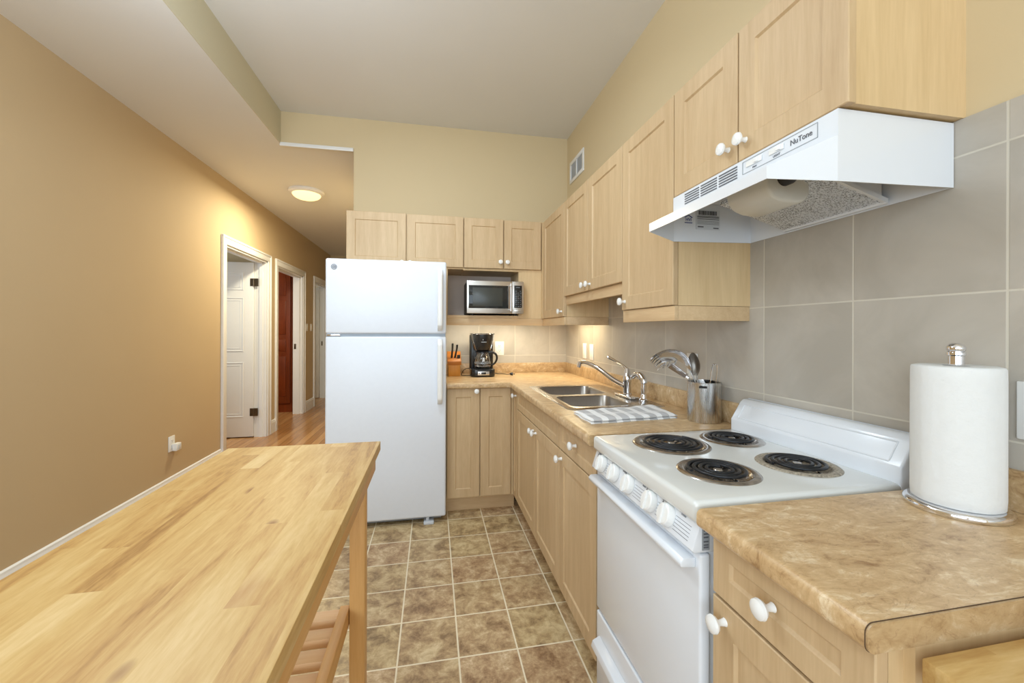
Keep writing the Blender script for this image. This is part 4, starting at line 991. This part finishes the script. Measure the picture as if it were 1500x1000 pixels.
# ------------------------------------------------------------------ knife block and knives
kb = thing('knife_block', 'orange-toned wooden knife block beside the refrigerator', 'knife block', (.165, 3.25, ZT))
kx0, kx1 = .112, .220
bm = B(); prism(bm, [(kx0+.008, 3.19, ZT+.0005), (kx0+.008, 3.19, ZT+.095), (kx0+.008, 3.29, ZT+.165), (kx0+.008, 3.31, ZT+.0005)], (kx1-kx0-.016, 0, 0), bev=.002); obj('body', bm, m_kblock, kb)
bm = B(); prism(bm, [(kx0, 3.182, ZT+.088), (kx0, 3.178, ZT+.118), (kx0, 3.285, ZT+.192), (kx0, 3.295, ZT+.165)], (kx1-kx0, 0, 0), bev=.002); obj('top', bm, m_kblockd, kb)
for xx, lab in ((.145, 'black-handled knife standing at the left in the knife block'), (.170, 'black-handled knife beside the left one, handle tilted to the right')):
    kn = thing('knife', lab, 'knife', (xx, 3.215, ZT+.12), 'knives in the wooden block')
    dx = .006 if xx < .15 else .014
    bm = B(); tube(bm, smoothpts([(xx, 3.222, ZT+.135), (xx+dx*.5, 3.212, ZT+.17), (xx+dx*1.1, 3.200, ZT+.215), (xx+dx*1.3, 3.195, ZT+.258 if xx < .15 else ZT+.248)], 4), [.008, .0085, .009, .009, .0085, .008, .0078, .0078, .008, .0085, .009, .0095, .0085], 10, flat=.75); obj('handle', bm, m_blackm, kn)
    bm = B(); box(bm, xx-.001, xx+.001, 3.215, 3.238, ZT+.10, ZT+.14); obj('blade', bm, m_chrome, kn)
kn = thing('knife', 'short squat dark grey handle at the right of the knife block', 'knife', (.20, 3.215, ZT+.12), 'knives in the wooden block')
bm = B(); prism(bm, rrect(.188, .212, 3.212, 3.232, .006, ZT+.125), (0, -.012, .042), bev=.002); obj('handle', bm, m_blackm, kn)
bm = B(); box(bm, .199, .201, 3.216, 3.230, ZT+.10, ZT+.126); obj('blade', bm, m_chrome, kn)
# ------------------------------------------------------------------ paper towels
px_, py_ = 1.050, .636
ph = thing('paper_towel_holder', 'round steel paper towel holder with ribbed finial on the near counter', 'paper towel holder', (px_, py_, ZT))
bm = B(); lathe(bm, [(.0, 0), (.078, 0), (.080, .003), (.079, .010), (.074, .014), (.068, .0145), (0, .0145)], (px_, py_, ZT+.0005), seg=56); obj('base', bm, m_chrome, ph, angle=50)
bm = B(); lathe(bm, [(.0, 0), (.008, 0), (.008, .275), (.0125, .277), (.0125, .297), (.0145, .299), (.0145, .304), (.012, .306), (.0145, .309), (.0145, .315), (.0115, .320), (.006, .323), (0, .3235)], (px_, py_, ZT+.014), seg=28); obj('rod', bm, m_chrome, ph, angle=40)
bm = B(); rr_ = []
prof_ = [(.020, .2755), (.060, .2760), (.0655, .2745), (.067, .271), (.0675, .25), (.0675, .02), (.0665, .002), (.064, 0), (.021, 0), (.020, .001)]
lathe_open(bm, prof_+[prof_[0]], (px_, py_, ZT+.0155), seg=72)
for v in bm.verts:             # quilted, slightly wavy outer sheet
    d = v.co.xy-Vector((px_, py_)); rr = d.length
    if rr > .06: 
        a = math.atan2(d.y, d.x); s = 1+.006*math.sin(9*a)+.003*math.sin(23*a+v.co.z*30); v.co.x = px_+d.x*s; v.co.y = py_+d.y*s
pr2 = obj('paper_towel_roll', bm, m_paper, None, origin=(px_, py_, ZT+.0155), angle=60)
prop(pr2, 'thick white paper towel roll standing on the holder', 'paper towel roll')
nt = m_paper.node_tree; pbs = nt.nodes['Principled BSDF']; v_ = coords(nt); bump(nt, pbs, noise(nt, v_, 95, 3, .6), .35, .003)
# ------------------------------------------------------------------ outlets, switches, vent
def outlet_x(name, label, x, y, z, face, w_=.072, h_=.116, cat='outlet', group=None, slots=True, rocker=False):
    """plate on a wall facing -x (face=-1) or +x (face=1)"""
    t = thing(name, label, cat, (x, y, z), group); f = face
    bm = B(); box(bm, x, x+f*.006, y-w_/2, y+w_/2, z-h_/2, z+h_/2, .0025); obj('cover_plate', bm, m_plastic, t)
    bm = B()
    if rocker: box(bm, x+f*.005, x+f*.009, y-.017, y+.017, z-.034, z+.034, .0015); obj('rocker', bm, m_plastic, t)
    elif slots:
        for dz in (-.02, .02):
            b2 = B(); box(b2, x+f*.005, x+f*.0075, y-.015, y+.015, z+dz-.0145, z+dz+.0145, .003); s = obj('socket', b2, m_plastic, t)
            b3 = B()
            for dy in (-.006, .006): box(b3, x+f*.0076, x+f*.0078, y+dy-.001, y+dy+.001, z+dz, z+dz+.008)
            box(b3, x+f*.0076, x+f*.0078, y-.002, y+.002, z+dz-.009, z+dz-.005); obj('slot', b3, m_dark, s, smooth=False)
    return t
outlet_x('light_switch', 'white switch plate over the counter, the one closer to the corner', XT, 2.962, 1.115, -1, w_=.07, cat='switch', group='switches on the tile near the corner', rocker=True)
outlet_x('light_switch', 'white switch plate over the counter, the one closer to the faucet', XT, 2.823, 1.112, -1, w_=.07, cat='switch', group='switches on the tile near the corner', rocker=True)
outlet_x('power_outlet', 'white wall outlet partly hidden behind the utensil cylinder', XT, 1.640, 1.112, -1)
outlet_x('power_outlet', 'large white outlet plate at the right of the paper towels', XT, .555, 1.114, -1, w_=.095)
ol = outlet_x('power_outlet', 'white outlet low on the bare left wall', XL, 3.505, .405, 1)
pg = thing('plug_in_adapter', 'small white plug-in unit stuck in the low outlet on the left wall', 'adapter', (XL+.008, 3.525, .37))
bm = B(); box(bm, XL+.008, XL+.040, 3.50, 3.56, .348, .402, .004); obj('housing', bm, m_plastic, pg)
bm = B(); box(bm, XL+.0401, XL+.043, 3.515, 3.545, .358, .392, .001); obj('face', bm, m_label, pg)
outlet_x('light_switch', 'white hall switch nearer to the middle doorway', XL, 6.86, 1.31, 1, cat='switch', group='hall wall switches', rocker=True)
outlet_x('light_switch', 'white hall switch nearer to the last doorway', XL, 7.08, 1.31, 1, cat='switch', group='hall wall switches', rocker=True)
ob = thing('power_outlet', 'white duplex outlet on the tile beside the coffee maker', 'outlet', (.559, YT, 1.118))
bm = B(); box(bm, .520, .598, YT-.006, YT, 1.060, 1.176, .0025); obj('cover_plate', bm, m_plastic, ob)
for dz in (-.02, .02):
    b2 = B(); box(b2, .544, .574, YT-.0085, YT-.005, 1.118+dz-.0145, 1.118+dz+.0145, .003); s = obj('socket', b2, m_plastic, ob)
    b3 = B()
    for dx in (-.006, .006): box(b3, .559+dx-.0012, .559+dx+.0012, YT-.0092, YT-.0086, 1.118+dz, 1.118+dz+.008)
    box(b3, .557, .561, YT-.0092, YT-.0086, 1.118+dz-.009, 1.118+dz-.005); obj('slot', b3, m_dark, s, smooth=False)
vt = thing('wall_vent', 'white louvred air vent high on the right wall', 'vent', (XR, 3.17, 2.62))
bm = B(); y0_, y1_, z0_, z1_ = 3.01, 3.33, 2.53, 2.712
for a_, b_, c_, d_ in ((y0_, y1_, z0_, z0_+.028), (y0_, y1_, z1_-.028, z1_), (y0_, y0_+.028, z0_+.028, z1_-.028), (y1_-.028, y1_, z0_+.028, z1_-.028), (3.163, 3.177, z0_+.028, z1_-.028)): box(bm, XR-.010, XR, a_, b_, c_, d_, .002)
obj('frame', bm, m_trim, vt)
bm = B()
for k in range(10):
    z = z0_+.034+k*.0125; prism(bm, [(XR-.008, y0_+.026, z), (XR-.001, y0_+.026, z+.007), (XR-.001, y0_+.026, z+.008), (XR-.0085, y0_+.026, z+.001)], (0, y1_-y0_-.052, 0))
obj('louvres', bm, m_trim, vt, smooth=False)
bm = B(); box(bm, XR-.0012, XR-.0002, y0_+.02, y1_-.02, z0_+.02, z1_-.02); obj('backing', bm, m_label, vt, smooth=False)
# ------------------------------------------------------------------ hall ceiling light
hx, hy = -1.29, 4.53
hl = thing('ceiling_light', 'lit flush dome ceiling light in the hallway', 'ceiling light', (hx, hy, ZL))
bm = B(); lathe(bm, [(.168, 0), (.172, -.012), (.165, -.028), (.140, -.036), (.135, -.036)], (hx, hy, ZL), seg=48); obj('rim', bm, m_trim, hl, angle=50)
bm = B(); lathe(bm, [(.136, -.034)]+[(.136*math.cos(math.radians(a)), -.034-.055*math.sin(math.radians(a))) for a in range(10, 90, 10)]+[(0, -.0895)], (hx, hy, ZL), seg=48); obj('glass_dome', bm, m_lamp, hl, angle=60)
l = bpy.data.lights.new('hall_bulb', 'AREA'); l.shape = 'DISK'; l.size = .26; l.energy = 34; l.color = (1.0, .90, .64)
o = bpy.data.objects.new('hall_bulb', l); C.objects.link(o); o.location = (hx, hy, ZL-.095)
# ------------------------------------------------------------------ kitchen cart in the foreground
ic = thing('kitchen_cart', 'long narrow butcher-block kitchen cart with slatted lower shelf in the foreground', 'kitchen cart', (-.41, .9, 0))
tx0, tx1, ty0, ty1, tz = -.626, -.170, .36, 1.408, .900
bm = B(); box(bm, tx0, tx1, ty0, ty1, tz-.030, tz, .002, 2); obj('tabletop', bm, m_butcher, ic)
lx0, lx1 = tx0+.036, tx1-.036
bm = B(); box(bm, tx1-.030, tx1-.012, ty0+.03, ty1-.03, tz-.085, tz-.0305, .001); obj('side_apron', bm, m_pine, ic)
bm = B(); box(bm, tx0+.012, tx0+.030, ty0+.03, ty1-.03, tz-.085, tz-.0305, .001); obj('side_apron', bm, m_pine, ic)
bm = B(); box(bm, lx0+.045, lx1-.045, ty1-.07, ty1-.05, tz-.095, tz-.0305, .001); box(bm, lx0+.045, lx1-.045, ty0+.05, ty0+.07, tz-.095, tz-.0305, .001); obj('end_apron', bm, m_pinex, ic)
for xa in (lx0, lx1-.046):
    for ya in (ty0+.035, ty1-.082):
        bm = B(); box(bm, xa, xa+.046, ya, ya+.046, 0, tz-.031, .003); obj('leg', bm, m_pinez, ic)
sz = .385
for xa in (lx0+.004, lx1-.070):
    bm = B(); box(bm, xa if xa < -.4 else lx1-.0755, (xa if xa < -.4 else lx1-.0755)+.028, ty0+.04, ty1-.06, sz-.035, sz+.020, .002); obj('shelf_rail', bm, m_pine, ic)
k = 0; y = ty1-.050
while y > ty0+.06:
    bm = B(); box(bm, lx0+.0325 if k else lx0+.047, lx1-.076, y-.046, y, sz-.022, sz+.004, .002); obj('slat', bm, m_slat, ic); y -= .080; k += 1
# second butcher-block at lower right
st2 = thing('side_table', 'small butcher-block table pushed against the near cabinet end', 'table', (.86, .1, 0))
bm = B(); box(bm, .590, 1.10, -.30, .390, .836, .870, .002); obj('tabletop', bm, m_butcher2, st2)
for xa in (.61, 1.035):
    for ya in (-.28, .325):
        bm = B(); box(bm, xa, xa+.045, ya, ya+.045, 0, .8355, .003); obj('leg', bm, m_pinez, st2)
bm = B(); box(bm, .655, 1.035, .335, .355, .77, .8355); box(bm, .655, 1.035, -.27, -.25, .77, .8355); obj('apron', bm, m_pinex, st2)
